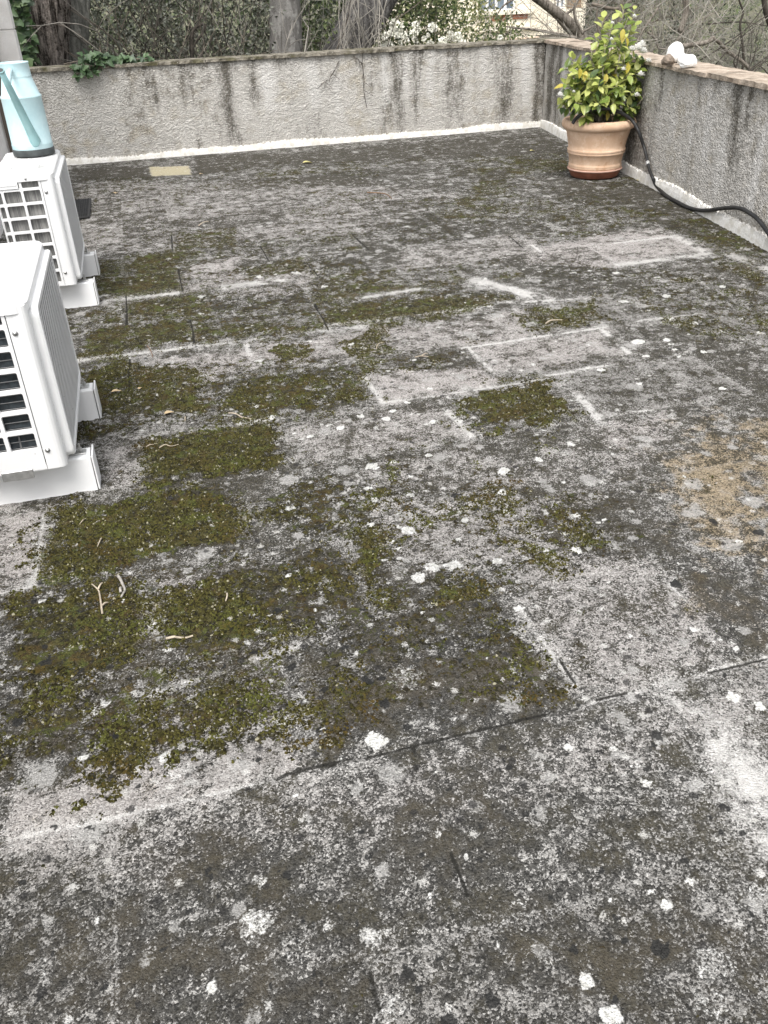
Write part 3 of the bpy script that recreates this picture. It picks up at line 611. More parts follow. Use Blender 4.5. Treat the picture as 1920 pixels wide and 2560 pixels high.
def make_ac(label, loc, L, zb, zt, foot_y, lidmat, coilmat, seam_w, near, foot_end):
    t = thing('air_conditioner', label, 'air conditioner', loc)
    D = .295; w0 = -D
    gx1 = -seam_w-.012                                           # right edge of the coil openings
    # cabinet: back part + corner post with a rounded front corner
    mb = MB(); mb.box(w0, -seam_w, .030, L, zb, zt-.012); mb.box(w0, -seam_w, 0.0, .0299, zb, zb+.045 if False else zb+.02); mb.build('cabinet', ACW, t)
    pts = [(-seam_w+.0015, .0), (-.022, .0)]+[(-.022+.022*math.sin(a), .022-.022*math.cos(a)) for a in (.4, .8, 1.2, 1.57)]+[(0, L-.02), (-.02, L), (-seam_w+.0015, L)]
    mb = MB(); mb.prism(pts, zb, zt-.010); cp = mb.build('corner_panel', ACW, t, smooth=False)
    for zz in (zb+.07, zt-.09):                                  # screws in dished washers
        mb = MB(); mb.lathe([(0, .006), (.004, .006), (.0045, .003), (.008, .0025), (.0085, 0)], 14)
        s_ = mb.build('screw', STEEL, cp, smooth=True); s_.rotation_euler = (math.pi/2, 0, 0); s_.location = (-seam_w+.016, -.0005, zz)
    # coil behind the guard
    mb = MB(); mb.box(w0+.006, -seam_w-.004, .020, .0295, zb+.022, zt-.03); coil = mb.build('coil', coilmat, t)
    mb = MB()
    z = zb+.035 if near else 9
    while z < zt-.04:
        mb.tube([(w0+.01, .017, z), (gx1+.004, .017, z)], .0016, 6); z += .0235
    if near: mb.tube([(gx1-.055, .016, zb+.03), (gx1-.05, .016, zb+.14)], .003, 6); mb.build('coil_tubes', TUBEM, coil)
    # guard lattice
    gu = MB(); cols = [(gx1-.083, gx1), (gx1-.083-.0125-.083, gx1-.083-.0125), (gx1-2*.0955-.083, gx1-2*.0955)]
    rows_ = [(zt-.062, zt-.031)]; zz = zt-.062-.0125
    while zz-.058 > zb+.012: rows_.append((zz-.058, zz)); zz -= .0705
    zlo = rows_[-1][0]-.028
    for ci, (a0, a1) in enumerate(cols):
        if a0 < w0-.02: a0 = w0+.004
        if a1 <= a0+.01: continue
        for ri, (b0, b1) in enumerate(rows_):
            oz1 = b1+.00625 if ri else zt-.012; oz0 = b0-.00625 if ri < len(rows_)-1 else zb+.003
            ox1 = a1+.00625 if ci else -seam_w-.001; ox0 = max(a0-.00625, w0)
            ring_cell(gu, ox0, ox1, oz0, oz1, a0, a1, b0, b1, -.001, .013, .006)
    g = gu.build('coil_guard', ACW, t)
    if near:
        mb = MB(); mb.prism([(-.21, -.006), (-.11, -.006), (-.11, .0), (-.21, .0)], zb-.022, zb+.012); mb.build('cable_plate', STEEL, t, bevel=.003)
    else:                                                        # recessed carrying handle at the top of the left columns
        mb = MB(); mb.box(w0+.01, gx1-.10, -.006, -.0015, zt-.062, zt-.030); h = mb.build('handle', ACW, t, bevel=.004)
        mb = MB(); mb.box(w0+.02, gx1-.108, -.0085, -.0065, zt-.045, zt-.036); mb.build('grip', ACW, h)
    # front grille: raised frame with horizontal slats whose near ends hook downwards
    y0, y1, z0, z1 = .045, L-.012, zb+.008, zt-.030
    outer = rrect(y0, y1, z0, z1, .03, 6); inner = rrect(y0+.030, y1-.012, z0+.016, z1-.016, .03, 6)
    mb = MB(); n = len(outer); n0 = 0
    for x, ring in ((0.0, outer), (.020, outer), (.027, [(y+(.004 if y < (y0+y1)/2 else -.004), z+(.004 if z < (z0+z1)/2 else -.004)) for y, z in outer]), (.027, inner), (.004, inner)):
        mb.v += [(x, y, z) for y, z in ring]
    for k_ in range(4):
        for i in range(n):
            j = (i+1) % n; mb.f.append((k_*n+i, k_*n+j, (k_+1)*n+j, (k_+1)*n+i))
    fg = mb.build('front_grille', ACW, t)
    mb = MB(); mb.box(.0005, .002, y0+.02, y1-.01, z0+.012, z1-.012); mb.build('grille_back', SLOT, fg)
    sm_ = MB(); zz = z1-.024; yb = y1-.013
    while zz > z0+.02:
        hook = [(y0+.032, zz-.022), (y0+.035, zz-.012), (y0+.043, zz-.004), (y0+.058, zz), (yb, zz)]
        n0 = len(sm_.v)
        for y, z in hook:
            zl = max(z, z0+.018)
            sm_.v += [(.024, y, zl-.0028), (.024, y, zl+.0028), (.004, y, zl-.0110), (.004, y, zl-.0150)]
        for i in range(len(hook)-1):
            for q in range(4):
                a = n0+4*i+q; b = n0+4*i+(q+1) % 4; sm_.f.append((a, b, b+4, a+4))
        sm_.f.append((n0+3, n0+2, n0+1, n0))
        zz -= .0152
    sm_.build('slats', ACW, fg)
    # lid with rounded corners, lip and shallow ribs
    def lidring(x0, x1, y0_, y1_, r, z): return [(x, y, z) for x, y in rrect(x0, x1, y0_, y1_, r, 5)]
    rings = [lidring(w0-.004, .006, -.006, L+.004, .05, zt-.030), lidring(w0-.004, .006, -.006, L+.004, .05, zt-.006), lidring(w0+.002, .000, 0, L-.002, .046, zt), lidring(w0+.03, -.03, .03, L-.03, .03, zt+.001)]
    mb = MB(); n = len(rings[0])
    for r_ in rings: mb.v += r_
    for k_ in range(3):
        for i in range(n):
            j = (i+1) % n; mb.f.append((k_*n+i, k_*n+j, (k_+1)*n+j, (k_+1)*n+i))
    mb.f.append(tuple(3*n+i for i in range(n)))
    lid = mb.build('lid', lidmat, t)
    for xr in (w0+.075, w0+.145, w0+.215):
        mb = MB(); mb.box(xr, xr+.006, .035, L-.035, zt+.0012, zt+.0034); mb.build('rib', lidmat, lid, bevel=.0015)
    mb = MB(); mb.lathe([(0, .004), (.005, .004), (.006, 0)], 12); s_ = mb.build('screw', STEEL, lid, smooth=True); s_.rotation_euler = (math.pi/2, 0, 0); s_.location = (-.13, -.0065, zt-.016)
    # two white supports lying across, with end caps, bolts and lugs
    for fy, fw in foot_y:
        f = MB(); pr = [(fy-.004, .0), (fy+fw+.004, 0), (fy+fw, .006), (fy+fw-.004, zb-.024), (fy+fw-.01, zb-.018), (fy+.008, zb-.018), (fy+.002, zb-.024), (fy-.003, .006)]
        n0 = 0; k_ = len(pr)
        for x in (w0-.10, foot_end): f.v += [(x, y, z) for y, z in pr]
        for i in range(k_):
            j = (i+1) % k_; f.f.append((i, j, k_+j, k_+i))
        f.f += [tuple(range(k_)), tuple(range(2*k_-1, k_-1, -1))]
        fo = f.build('support_foot', FOOTM, t)
        mb = MB(); mb.box(foot_end+.0035, foot_end+.010, fy-.006, fy+fw+.006, .002, zb-.014); mb.build('end_cap', FOOTM, fo, bevel=.002)
        mb = MB(); mb.box(foot_end+.0001, foot_end+.0034, fy+.006, fy+fw-.006, .008, zb-.026); mb.build('cap_gap', SLOT, fo)
        mb = MB(); yb_ = fy+fw*.5
        mb.tube([(.036, yb_, zb-.019), (.036, yb_, zb+.018)], .004, 8); mb.tube([(.036, yb_, zb-.006), (.036, yb_, zb+.001)], .0085, 6); mb.build('bolt', STEEL, fo)
        mb = MB(); mb.box(-.06, .055, yb_-.018, yb_+.018, zb-.0165, zb-.0125); mb.build('lug', STEEL, t, bevel=.003)
    return t
make_ac('white air conditioner unit nearest the viewer with a clean lid and nothing on top', (-.405, 2.705, 0), .80, .150, .715, ((.082, .085), (.690, .085)), ACDUST2, COIL2, .064, True, .068)
make_ac('white air conditioner unit with dusty grey lid carrying the blue watering can', (-.437, 4.885, 0), .82, .150, .728, ((.080, .085), (.690, .085)), ACDUST, COIL1, .062, False, .078)

# ================================================================== WATERING CAN
wc = Mat('pale_blue_enamel', .42, .45); q1 = wc.noise(6, 3); q2 = wc.noise(50, 3); wc.col(wc.mix((q1*.6+q2*.4).ss(.3, .7), (.45, .625, .655), (.54, .70, .72))); BLUE = wc.m
BLUE2 = simple('blue_green_enamel', (.30, .50, .51), .42, .10, 8)
BLACKB = simple('dark_base_band', (.055, .062, .062), .5, .3, 18)
can = thing('watering_can', 'pale blue metal watering can with long spout standing on the far air conditioner', 'watering can', (-.560, 5.525, .7335))
prof = [(.110, .036), (.1095, .040), (.1115, .043), (.1095, .046), (.1115, .050), (.1095, .054), (.1115, .058), (.109, .062), (.1065, .29), (.108, .293), (.109, .298), (.107, .303), (.100, .312), (.080, .388), (.0785, .393), (.080, .397), (.0785, .401), (.0775, .458), (.0795, .462), (.0795, .467), (.0765, .467), (.075, .455), (.075, .40), (.1, .31), (.104, .29), (.104, .04)]
mb = MB(); mb.lathe(prof, 72); mb.build('body', BLUE, can, smooth=True)
mb = MB(); mb.lathe([(.0, .002), (.112, .002), (.1135, .005), (.1135, .033), (.1115, .0365), (.108, .0365)], 72); mb.build('base_band', BLACKB, can, smooth=True)
a0 = np.array(at(2, 176, 1, 5.12))-np.array([-.560, 5.525, .7335])
att = np.array([.03, -.108, .085]); tip = np.array([a0[0], a0[1], a0[2]])
att2 = np.array([.025, -.09, .065])
dirp = (tip-att); pts = [att2-.0*dirp]+[att+dirp*s_ for s_ in (.0, .06, .12, .25, .5, .75, 1.0)]
mb = MB(); mb.tube(pts, [.022, .030, .0275, .026, .0235, .0205, .0175, .0145], 24); mb.tube([att+dirp*.985, att+dirp*1.003], .0162, 24); sp_ = mb.build('spout', BLUE2, can, smooth=True)
mb = MB(); mb.tube([att+dirp*1.0035, att+dirp*1.0045], .0125, 20); mb.build('spout_mouth', BLACKB, sp_)
h0 = np.array([-.012, -.075, .435]); h1 = att+dirp*.80
hp = [h0*(1-s_)+h1*s_+np.array([0, 0, .012*math.sin(math.pi*s_)]) for s_ in np.linspace(0, 1, 9)]
mb = MB(); mb.tube(hp, [.008, .0135, .0145, .0145, .0145, .0145, .0145, .0145, .013], 18); mb.build('handle', BLUE, can, smooth=True)

# ================================================================== BLACK MESH GRATE BEHIND THE FAR UNIT
gr = thing('floor_grate', 'small black plastic mesh grate lying on the floor behind the far air conditioner', 'grate', (-.60, 7.23, .009))
GB = simple('black_plastic', (.02, .02, .02), .6, .3, 40)
mb = MB(); W_, L_ = .155, .70
for i in range(14):
    pass
n_ = 9
for i in range(-20, 40):
    for sgn in (1, -1):
        x0, y0 = 0, i*.045; x1, y1 = W_, i*.045+sgn*W_*1.3
        # clip to the rectangle
        def cl(xa, ya, xb, yb):
            t0, t1 = 0, 1
            d = yb-ya
            lo, hi = ((0-ya)/d, (L_-ya)/d) if d > 0 else ((L_-ya)/d, (0-ya)/d)
            t0, t1 = max(0, lo), min(1, hi)
            return None if t0 >= t1 else ((xa+(xb-xa)*t0, ya+d*t0), (xa+(xb-xa)*t1, ya+d*t1))
        q = cl(x0, y0, x1, y1)
        if q: mb.tube([(q[0][0], q[0][1], .006+sgn*.0015), (q[1][0], q[1][1], .006+sgn*.0015)], .0052, 5)
mb.build('mesh', GB, gr)
mb = MB(); mb.tube([(0, 0, .006), (W_, 0, .006), (W_, L_, .006), (0, L_, .006), (0, 0, .006)], .009, 6); mb.build('rim', GB, gr)
mb = MB(); mb.box(.002, W_-.002, .002, L_-.002, -.006, -.002); mb.build('tray', GB, gr)

# ================================================================== POTTED CAMELLIA, SAUCER, HOSE
tc = Mat('terracotta', .85, .2); q1 = tc.noise(7, 5, .6); q2 = tc.noise(60, 3, .6); q3 = tc.noise(17, 4, .65, loc=(2, 5, 1))
c = tc.mix(q1.ss(.3, .7), (.56, .37, .245), (.68, .49, .35)); c = tc.mix(q3.ss(.52, .66, 0, .55), c, (.72, .56, .42)); c = tc.mix(tc.noise(11, 4, .65, loc=(9, 1, 1)).ss(.58, .68, 0, .55), c, (.47, .265, .155))
c = tc.mix(q2.ss(.62, .72, 0, .5), c, (.70, .58, .46)); tc.col(c).bump(q2*.5+q1*.6, .006, .6); TERRA = tc.m
DTERRA = simple('damp_terracotta', (.23, .085, .05), .6, .25, 12, bump=.003); PINKR = simple('saucer_lip', (.50, .32, .25), .8, .15, 14)
PC = np.array([3.815, 7.03]); 
sa_ = thing('plant_saucer', 'damp reddish terracotta saucer on the floor under the big pot', 'saucer', (PC[0], PC[1], .006))
mb = MB(); mb.lathe([(0, 0), (.185, 0), (.20, .008), (.222, .055), (.224, .058)], 64); mb.lathe([(.212, .056), (.205, .02), (.0, .018)], 64); mb.build('dish', DTERRA, sa_, smooth=True)
mb = MB(); mb.lathe([(.2235, .0578), (.232, .062), (.234, .068), (.230, .073), (.215, .074), (.2115, .0555)], 64); mb.build('lip', PINKR, sa_, smooth=True)
pp = thing('potted_plant', 'yellow green camellia shrub with white flowers in a banded terracotta pot by the corner', 'potted plant', (PC[0], PC[1], .026))
prof = [(0, 0), (.188, 0), (.205, .006), (.216, .05), (.221, .056), (.227, .064), (.221, .073), (.226, .080), (.219, .088), (.221, .10), (.232, .168), (.240, .173), (.243, .180), (.239, .187), (.243, .193), (.246, .202), (.242, .210), (.237, .215), (.243, .25), (.268, .352), (.272, .362), (.292, .368), (.304, .380), (.309, .400), (.305, .422), (.294, .436), (.281, .440), (.268, .434), (.262, .41), (.256, .375)]
def wob(an, z): return .004*math.sin(3*an+z*5)+.0025*math.sin(7*an+1+z*9)
mb = MB(); mb.lathe(prof, 96, jit=wob); mb.build('pot', TERRA, pp, smooth=True)
SOIL = simple('soil', (.035, .026, .018), .95, .4, 30, bump=.01)
ns = 40; mb = MB(); mb.lathe([(0, .405), (.08, .408), (.16, .402), (.22, .395), (.262, .388)], 40, jit=lambda an, z: .01*math.sin(5*an)); mb.build('soil', SOIL, pp, smooth=True)
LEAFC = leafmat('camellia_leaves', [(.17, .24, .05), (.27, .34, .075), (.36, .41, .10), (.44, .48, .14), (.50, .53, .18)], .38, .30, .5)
LEAFD = leafmat('camellia_leaves_painted_shade', [(.05, .085, .03), (.10, .15, .045), (.18, .24, .065)], .35, .2, .5)  # darker copy of the leaf colours, with the plant's own shade painted in
LEAFY = leafmat('camellia_yellow_leaves', [(.42, .36, .05), (.50, .42, .09)], .45, .3)
STEM = simple('camellia_stem', (.27, .24, .18), .8, .25, 30)
rng = random.Random(11)
def P_in(px, py, vv): # photo point in plane v = vv, relative to the plant base
    p = at(px, py, 1, vv); return Vector((p[0]-PC[0], p[1]-PC[1], p[2]-.026))
def z7(x, y): return (1350+x*350/952., y*450/1224.)
stems = []; mbs = MB()
# tops of the leading shoots, read from the photograph
tops = [(570, 55, 7.0), (640, 60, 6.95), (600, 110, 6.9), (430, 120, 7.0), (490, 130, 6.95), (480, 190, 6.85), (380, 250, 6.95), (640, 170, 7.0), (560, 270, 6.85), (350, 340, 6.9), (440, 290, 6.8), (210, 385, 7.0), (170, 450, 6.95), (260, 480, 6.85), (170, 560, 6.9), (210, 640, 6.85), (240, 690, 6.8), (150, 660, 7.05), (330, 600, 6.8), (400, 690, 6.72), (460, 640, 6.75), (600, 500, 6.8), (560, 400, 6.85), (640, 380, 6.95), (700, 390, 6.95), (720, 410, 6.85), (660, 480, 6.85), (650, 610, 6.82), (690, 700, 6.9), (690, 580, 6.9), (560, 620, 6.75), (500, 420, 6.85), (420, 430, 6.8), (330, 520, 6.8), (620, 720, 6.8), (500, 690, 6.75), (520, 560, 6.75), (280, 430, 6.95), (340, 700, 6.8), (400, 560, 6.75), (470, 330, 6.85), (360, 420, 6.9), (160, 720, 7.0), (580, 790, 6.85), (300, 780, 6.85)]
bases = [Vector((.03, -.02, .40)), Vector((.06, .03, .40)), Vector((-.05, .02, .40)), Vector((.0, .06, .40)), Vector((.10, -.03, .40)), Vector((-.02, -.06, .40))]
wallp = Vector((V0[0]-PC[0], V0[1]-PC[1], 0)); wn_ = Vector((WN[0], WN[1], 0))
def clear(q):                                     # stay on the terrace side of the wall below its top
    d = (q-wallp).dot(wn_)
    if q.z < .92 and d < .03: q = q+wn_*(.03-d)
    return q
ls, ld, ly = MB(), MB(), MB()
def shoot(p0, p1, nl, size, shade=0.25):
    mid_ = (p0+p1)*.5+Vector((rng.uniform(-.04, .04), rng.uniform(-.04, .04), rng.uniform(.02, .08)))
    pts = []
    for i in range(8):
        t = i/7.; pts.append(p0*(1-t)**2+mid_*2*t*(1-t)+p1*t*t)
    pts = [clear(p) for p in pts]
    mbs.tube(pts, [.0062*(1-.75*i/7.)+.0012 for i in range(8)], 6)
    for i in range(nl):
        t = 1-(i/nl)*.62*(.6+.4*rng.random()); j = min(6, int(t*7)); f = t*7-j
        p = pts[j]*(1-f)+pts[j+1]*f; ax = (pts[j+1]-pts[j]).normalized()
        an = i*2.4+rng.uniform(-.5, .5); o = ax.orthogonal().normalized(); o = Matrix.Rotation(an, 3, ax) @ o
        d = (o*1.0+ax*rng.uniform(.1, .9)+Vector((0, -.15, rng.uniform(-.15, .25)))).normalized()
        L = size*rng.uniform(.7, 1.15); nrm = Vector((rng.uniform(-.5, .5), rng.uniform(-.9, .1), 1))
        q = clear(p+d*L); p = clear(p)
        dd = (q-p)
        if dd.length < .01: continue
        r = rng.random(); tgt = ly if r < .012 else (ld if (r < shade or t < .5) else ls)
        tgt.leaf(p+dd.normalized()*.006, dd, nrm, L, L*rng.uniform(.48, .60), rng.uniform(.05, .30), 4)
for i, (x, y, vv) in enumerate(tops):
    p1 = P_in(*z7(x, y), vv)+Vector((0, 0, -.01)); p0 = bases[i % 6]+Vector((rng.uniform(-.02, .02), rng.uniform(-.02, .02), 0))
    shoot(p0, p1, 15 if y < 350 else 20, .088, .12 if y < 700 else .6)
for i in range(22):                               # inner shoots, mostly in the shade-painted leaf colour
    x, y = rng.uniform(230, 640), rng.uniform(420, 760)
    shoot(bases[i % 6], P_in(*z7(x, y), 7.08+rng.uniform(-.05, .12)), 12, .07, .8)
for pts in ([(490, 845, 6.95), (520, 770, 6.93), (545, 690, 6.9), (565, 560, 6.85), (570, 470, 6.84), (575, 370, 6.84)], [(395, 850, 6.85), (405, 780, 6.8), (420, 640, 6.78)], [(610, 790, 6.9), (640, 750, 6.85), (690, 680, 6.83), (725, 625, 6.83)], [(430, 560, 6.8), (425, 480, 6.8), (445, 430, 6.82)], [(510, 500, 6.83), (530, 430, 6.83), (545, 385, 6.84)], [(480, 850, 6.95), (470, 810, 6.95), (440, 780, 6.95)]):
    mbs.tube([P_in(*z7(x, y), vv) for x, y, vv in pts], [.006*(1-.6*i/(len(pts)-1.)) for i in range(len(pts))], 6)
for x, y, vv in ((265, 480, 6.8), (300, 500, 6.8), (600, 450, 6.8), (560, 240, 6.85), (590, 265, 6.85), (440, 520, 6.75), (470, 770, 6.85), (560, 215, 6.85)):
    for q in range(1):
        ly.leaf(P_in(*z7(x, y), vv)+Vector((rng.uniform(-.02, .02), 0, .02)), (rng.uniform(-.4, .4), -.4, -1), (rng.uniform(-.3, .3), -.5, .8), .08, .042, .15, 4)
mbs.build('stems', STEM, pp, smooth=True)
ls.build('foliage', LEAFC, pp, smooth=True); ld.build('shade_tinted_foliage', LEAFD, pp, smooth=True); ly.build('yellow_leaves', LEAFY, pp, smooth=True)
WHITEP = Mat('white_petals', .6, .3); q1 = WHITEP.noise(40, 2); WHITEP.col(WHITEP.mix(q1.ss(.3, .7), (.80, .79, .74), (.87, .865, .84))); WHITEP = WHITEP.m
def flower(parent, c, R, seed, name='flower'):
    rg = random.Random(seed); mb = MB()
    for i in range(20):
        ti = i/19.; an = i*2.4; tilt = .25+1.15*(1-ti)
        d = Vector((math.cos(an)*math.sin(tilt), math.sin(an)*math.sin(tilt)*.8-.35, math.cos(tilt)))
        mb.leaf(c+d*R*.1, d, Vector((-d.x, -d.y, 1)), R*rg.uniform(.85, 1.1), R*.8, -.12, 3)
    return mb.build(name, WHITEP, parent, smooth=True)
for i, (x, y, vv, R) in enumerate(((665, 345, 6.92, .045), (700, 365, 6.9, .040), (625, 350, 6.9, .035), (690, 320, 6.95, .04), (735, 425, 6.85, .028), (682, 520, 6.82, .033), (655, 658, 6.82, .028), (135, 660, 6.95, .034), (485, 275, 6.8, .018), (640, 120, 6.95, .02), (565, 480, 6.8, .022), (490, 165, 6.9, .018), (228, 630, 6.78, .016))):
    flower(pp, P_in(*z7(x, y), vv-.10), R*1.15, i)
HOSEM = simple('black_rubber', (.022, .022, .022), .5, .3, 30)
def wallpt(x, y, off=.02):
    px_, py = 1250+x/2.476, y/2.476; d = ray(px_, py); n = np.array([WN[0], WN[1], 0]); t = ((V0+n*off-EYE)@n)/(d@n); return EYE+d*t
def z3p(x, y, ax, val): return at(1250+x/2.476, y/2.476, ax, val)
hp = [z3p(450, 765, 1, 6.86), z3p(462, 745, 1, 6.86), z3p(490, 715, 1, 6.83), z3p(550, 685, 1, 6.79), z3p(640, 672, 1, 6.765), z3p(700, 680, 1, 6.755), z3p(770, 710, 1, 6.75)]
hp += [np.array(z3p(822, 752, 1, 6.735)), np.array(z3p(858, 815, 1, 6.66)), wallpt(888, 900, .035), wallpt(905, 960, .025), wallpt(915, 1010, .03), wallpt(930, 1065, .035), wallpt(945, 1100, .04)]
hp += [z3p(965, 1145, 2, .035), z3p(1000, 1185, 2, .018), z3p(1045, 1222, 2, .016), z3p(1100, 1252, 2, .016), z3p(1150, 1278, 2, .016), z3p(1200, 1295, 2, .018)]
hp += [wallpt(1250, 1302, .035), wallpt(1300, 1301, .032), wallpt(1360, 1292, .03), wallpt(1420, 1286, .028), wallpt(1470, 1287, .028), wallpt(1510, 1299, .028), wallpt(1550, 1322, .03), wallpt(1590, 1352, .03), wallpt(1640, 1412, .032), wallpt(1690, 1490, .034), wallpt(1760, 1620, .03)]
def smooth_path(P, m=6):
    P = [Vector(p) for p in P]; out = []
    for i in range(len(P)-1):
        p0, p1, p2, p3 = P[max(i-1, 0)], P[i], P[i+1], P[min(i+2, len(P)-1)]
        for j in range(m):
            t = j/m; out.append(.5*((2*p1)+(p2-p0)*t+(2*p0-5*p1+4*p2-p3)*t*t+(3*p1-p0-3*p2+p3)*t**3))
    out.append(P[-1]); return out
hs_ = thing('garden_hose', 'black rubber hose looping from the plant pot along the foot of the right wall', 'hose')
path = smooth_path(hp); mb = MB(); mb.tube(path, .0135, 12); mb.build('tube', HOSEM, hs_, smooth=True)
i0 = min(range(len(path)), key=lambda i: (path[i]-Vector(wallpt(915, 1012, .03))).length)
CLIPM = simple('grey_tape', (.45, .45, .44), .5, .1, 30); mb = MB(); mb.tube(path[i0-1:i0+2], .0152, 12); mb.build('tape_collar', CLIPM, hs_, smooth=True)

# ================================================================== STONES ON THE RIGHT WALL
def rock(name, label, c, r, seed, mat, rot=0, group=None):
    bm_ = MB(); rg = np.random.RandomState(seed); n, m = 14, 20
    dirs = rg.randn(9, 3); dirs /= np.linalg.norm(dirs, axis=1)[:, None]; off = .72+.3*rg.rand(9)
    for i in range(n+1):
        th = math.pi*i/n
        for j in range(m):
            ph = 2*math.pi*j/m; d = np.array([math.sin(th)*math.cos(ph), math.sin(th)*math.sin(ph), math.cos(th)])
            k_ = min([1.0]+[o_/max(d@q, 1e-3) for q, o_ in zip(dirs, off) if d@q > .05]); p = d*k_*np.array(r)+rg.randn(3)*.0012
            bm_.v.append((p[0], p[1], max(p[2], -r[2]*.62)+r[2]*.62))
    for i in range(n):
        for j in range(m):
            a = i*m+j; b = i*m+(j+1) % m; bm_.f.append((a, b, b+m, a+m))
    o = bm_.build(name, mat, None); o.location = c; o.rotation_euler = (0, 0, rot)
    return tag(o, label, 'stone', group)
WST = Mat('white_stone', .8, .2); q1 = WST.noise(30, 4); WST.col(WST.mix(q1.ss(.3, .7), (.70, .69, .66), (.85, .845, .83))).bump(q1, .006); WST = WST.m
BST = simple('brown_stone', (.20, .16, .125), .85, .3, 25, bump=.004)
zc = HW+.034
def onwall(x, y): p = z3p(x, y, 2, zc); return (p[0], p[1], zc)
rock('stone', 'largest white stone with a pointed top on the right wall coping', onwall(1078, 384), (.085, .06, .085), 3, WST, .5, 'stones on the wall')
rock('stone', 'small white stone in the middle of the group on the right wall', onwall(1130, 398), (.045, .04, .052), 5, WST, .2, 'stones on the wall')
rock('stone', 'lumpy white stone at the right end of the group on the wall', onwall(1162, 416), (.066, .05, .052), 9, WST, 0, 'stones on the wall')
rock('stone', 'brown grey stone at the left end of the group on the wall', onwall(1036, 402), (.062, .05, .045), 12, BST, .8, 'stones on the wall')

# ================================================================== TWIGS AND LEAVES ON THE FLOOR
TW1 = simple('pale_twig', (.40, .34, .26), .8, .2, 60); TW2 = simple('grey_twig', (.30, .28, .25), .85, .25, 60); TW3 = simple('brown_twig', (.16, .10, .06), .8, .25, 60)
def twig(label, paths, r, mat, scale_view=(0, 0, 1.0), grp='twigs fallen on the floor'):
    mb = MB()
    ox, oy, sc = scale_view
    for pth in paths:
        pts = []
        for i, (x, y) in enumerate(pth):
            g = gnd(ox+x/sc, oy+y/sc); pts.append((g[0], g[1], r+.005+.004*math.sin(i*1.7)))
        pts = smooth_path(pts, 4); mb.tube(pts, [r*(1-.4*i/len(pts)) for i in range(len(pts))], 7)
    o = mb.build('twig', mat, None, smooth=True); return tag(o, label, 'twig', grp)
s1 = (0, 1200, 2.592)
twig('forked pale brown twig with three prongs lying on dark moss near the front left', [[(667, 880), (660, 820), (650, 760), (640, 722), (620, 708), (600, 694)], [(640, 722), (655, 700), (667, 678)], [(664, 830), (685, 818), (703, 806)]], .0032, TW1, s1)
twig('thick curved grey twig lying just right of the forked twig', [[(768, 638), (785, 665), (803, 700), (812, 725), (803, 755), (790, 782)], [(787, 745), (785, 725), (790, 712)]], .0048, TW2, s1)
twig('straight pale stick lying flat on moss below the curved twig', [[(1080, 1044), (1130, 1040), (1155, 1034), (1205, 1032), (1255, 1028)]], .0040, TW1, s1)
twig('short pale twig on the moss left of the forked twig', [[(660, 388), (650, 415), (634, 442)]], .0022, TW1, s1)
twig('tiny pale twig near the left pale slab', [[(548, 266), (535, 285), (512, 308)]], .002, TW1, s1)
twig('short white twig upright in the view right of the curved twig', [[(1474, 748), (1475, 775), (1464, 797)]], .0028, TW1, s1)
s5 = (200, 780, 2.592)
twig('brown twig lying along the edge of the mossy slab in the middle left', [[(965, 665), (1010, 675), (1050, 690), (1110, 697)]], .003, TW1, s5)
twig('thin brown twig lying across the white lime line', [[(437, 228), (455, 255), (466, 275), (472, 297)]], .0028, TW3, s5)
twig('pale straw lying on the mossy slab beside the near support foot', [[(515, 890), (555, 875), (590, 878), (642, 862)]], .0022, TW1, s5)
twig('pale straw on the left edge of the mossy slab', [[(428, 886), (455, 876), (480, 868)]], .002, TW1, s5)
twig('thin pale stem standing out on dark moss above the lime edge', [[(683, 688), (684, 722)]], .0025, TW1, s5)
s4 = (640, 800, 2.592)
twig('pale forked straw on the bare slab in the middle', [[(1030, 250), (1070, 248), (1118, 246)], [(1075, 240), (1095, 232), (1112, 226)]], .0028, TW1, s4)
twig('curled pale straw on the mossy patch beside a white lichen', [[(780, 195), (790, 170), (815, 155), (845, 148)]], .0022, TW1, s4)
s6 = (1280, 600, 2.592)
twig('pale yellow straw lying on the mossy slab at the right', [[(218, 552), (245, 538), (285, 528), (330, 524)]], .004, TW1, s6)
s9 = (150, 350, 1.843)
twig('long thin brown twig lying far back on the grey slabs', [[(1415, 248), (1470, 252), (1510, 258), (1528, 275)]], .0055, TW3, s9)
twig('short curved pale twig far back left of the centre', [[(640, 400), (660, 388), (685, 380)]], .0045, TW1, s9)
DL = leafmat('dry_leaves', [(.40, .30, .16), (.52, .40, .24)], .7, .1); YL = leafmat('yellow_fallen_leaf', [(.52, .48, .18), (.58, .52, .22)], .6, .1)
def fallen(label, x, y, L, mat, an, view):
    ox, oy, sc = view; g = gnd(ox+x/sc, oy+y/sc); mb = MB()
    d = Vector((math.cos(an), math.sin(an), .12)); mb.leaf((0, 0, .006), d, (0, 0, 1), L, L*.6, .25, 4)
    o = mb.build('fallen_leaf', mat, None, smooth=True); o.location = (g[0]-d.x*L/2, g[1]-d.y*L/2, .004); return tag(o, label, 'leaf', 'leaves fallen on the floor')
fallen('dry tan leaf on reddish moss beside the near support foot', 238, 525, .045, DL, .2, s5)
fallen('small pale leaf just right of the dry tan leaf on the moss', 392, 505, .030, DL, 1.2, s5)
fallen('rounded tan leaf on the moss above the lime edge', 580, 665, .045, DL, .4, s5)
fallen('pale yellow leaf lying far back in front of the back wall', 1142, 108, .11, YL, .1, s9)
fallen('small yellow leaf lying upright left on the far grey slabs', 260, 248, .075, DL, 1.4, s9)
fallen('tiny pale leaf in the dark damp strip by the back wall', 652, 160, .05, DL, .8, s9)
fallen('yellow leaf on the damp floor between pot saucer and right wall', 855, 1122, .045, YL, .6, (1250, 0, 2.476))
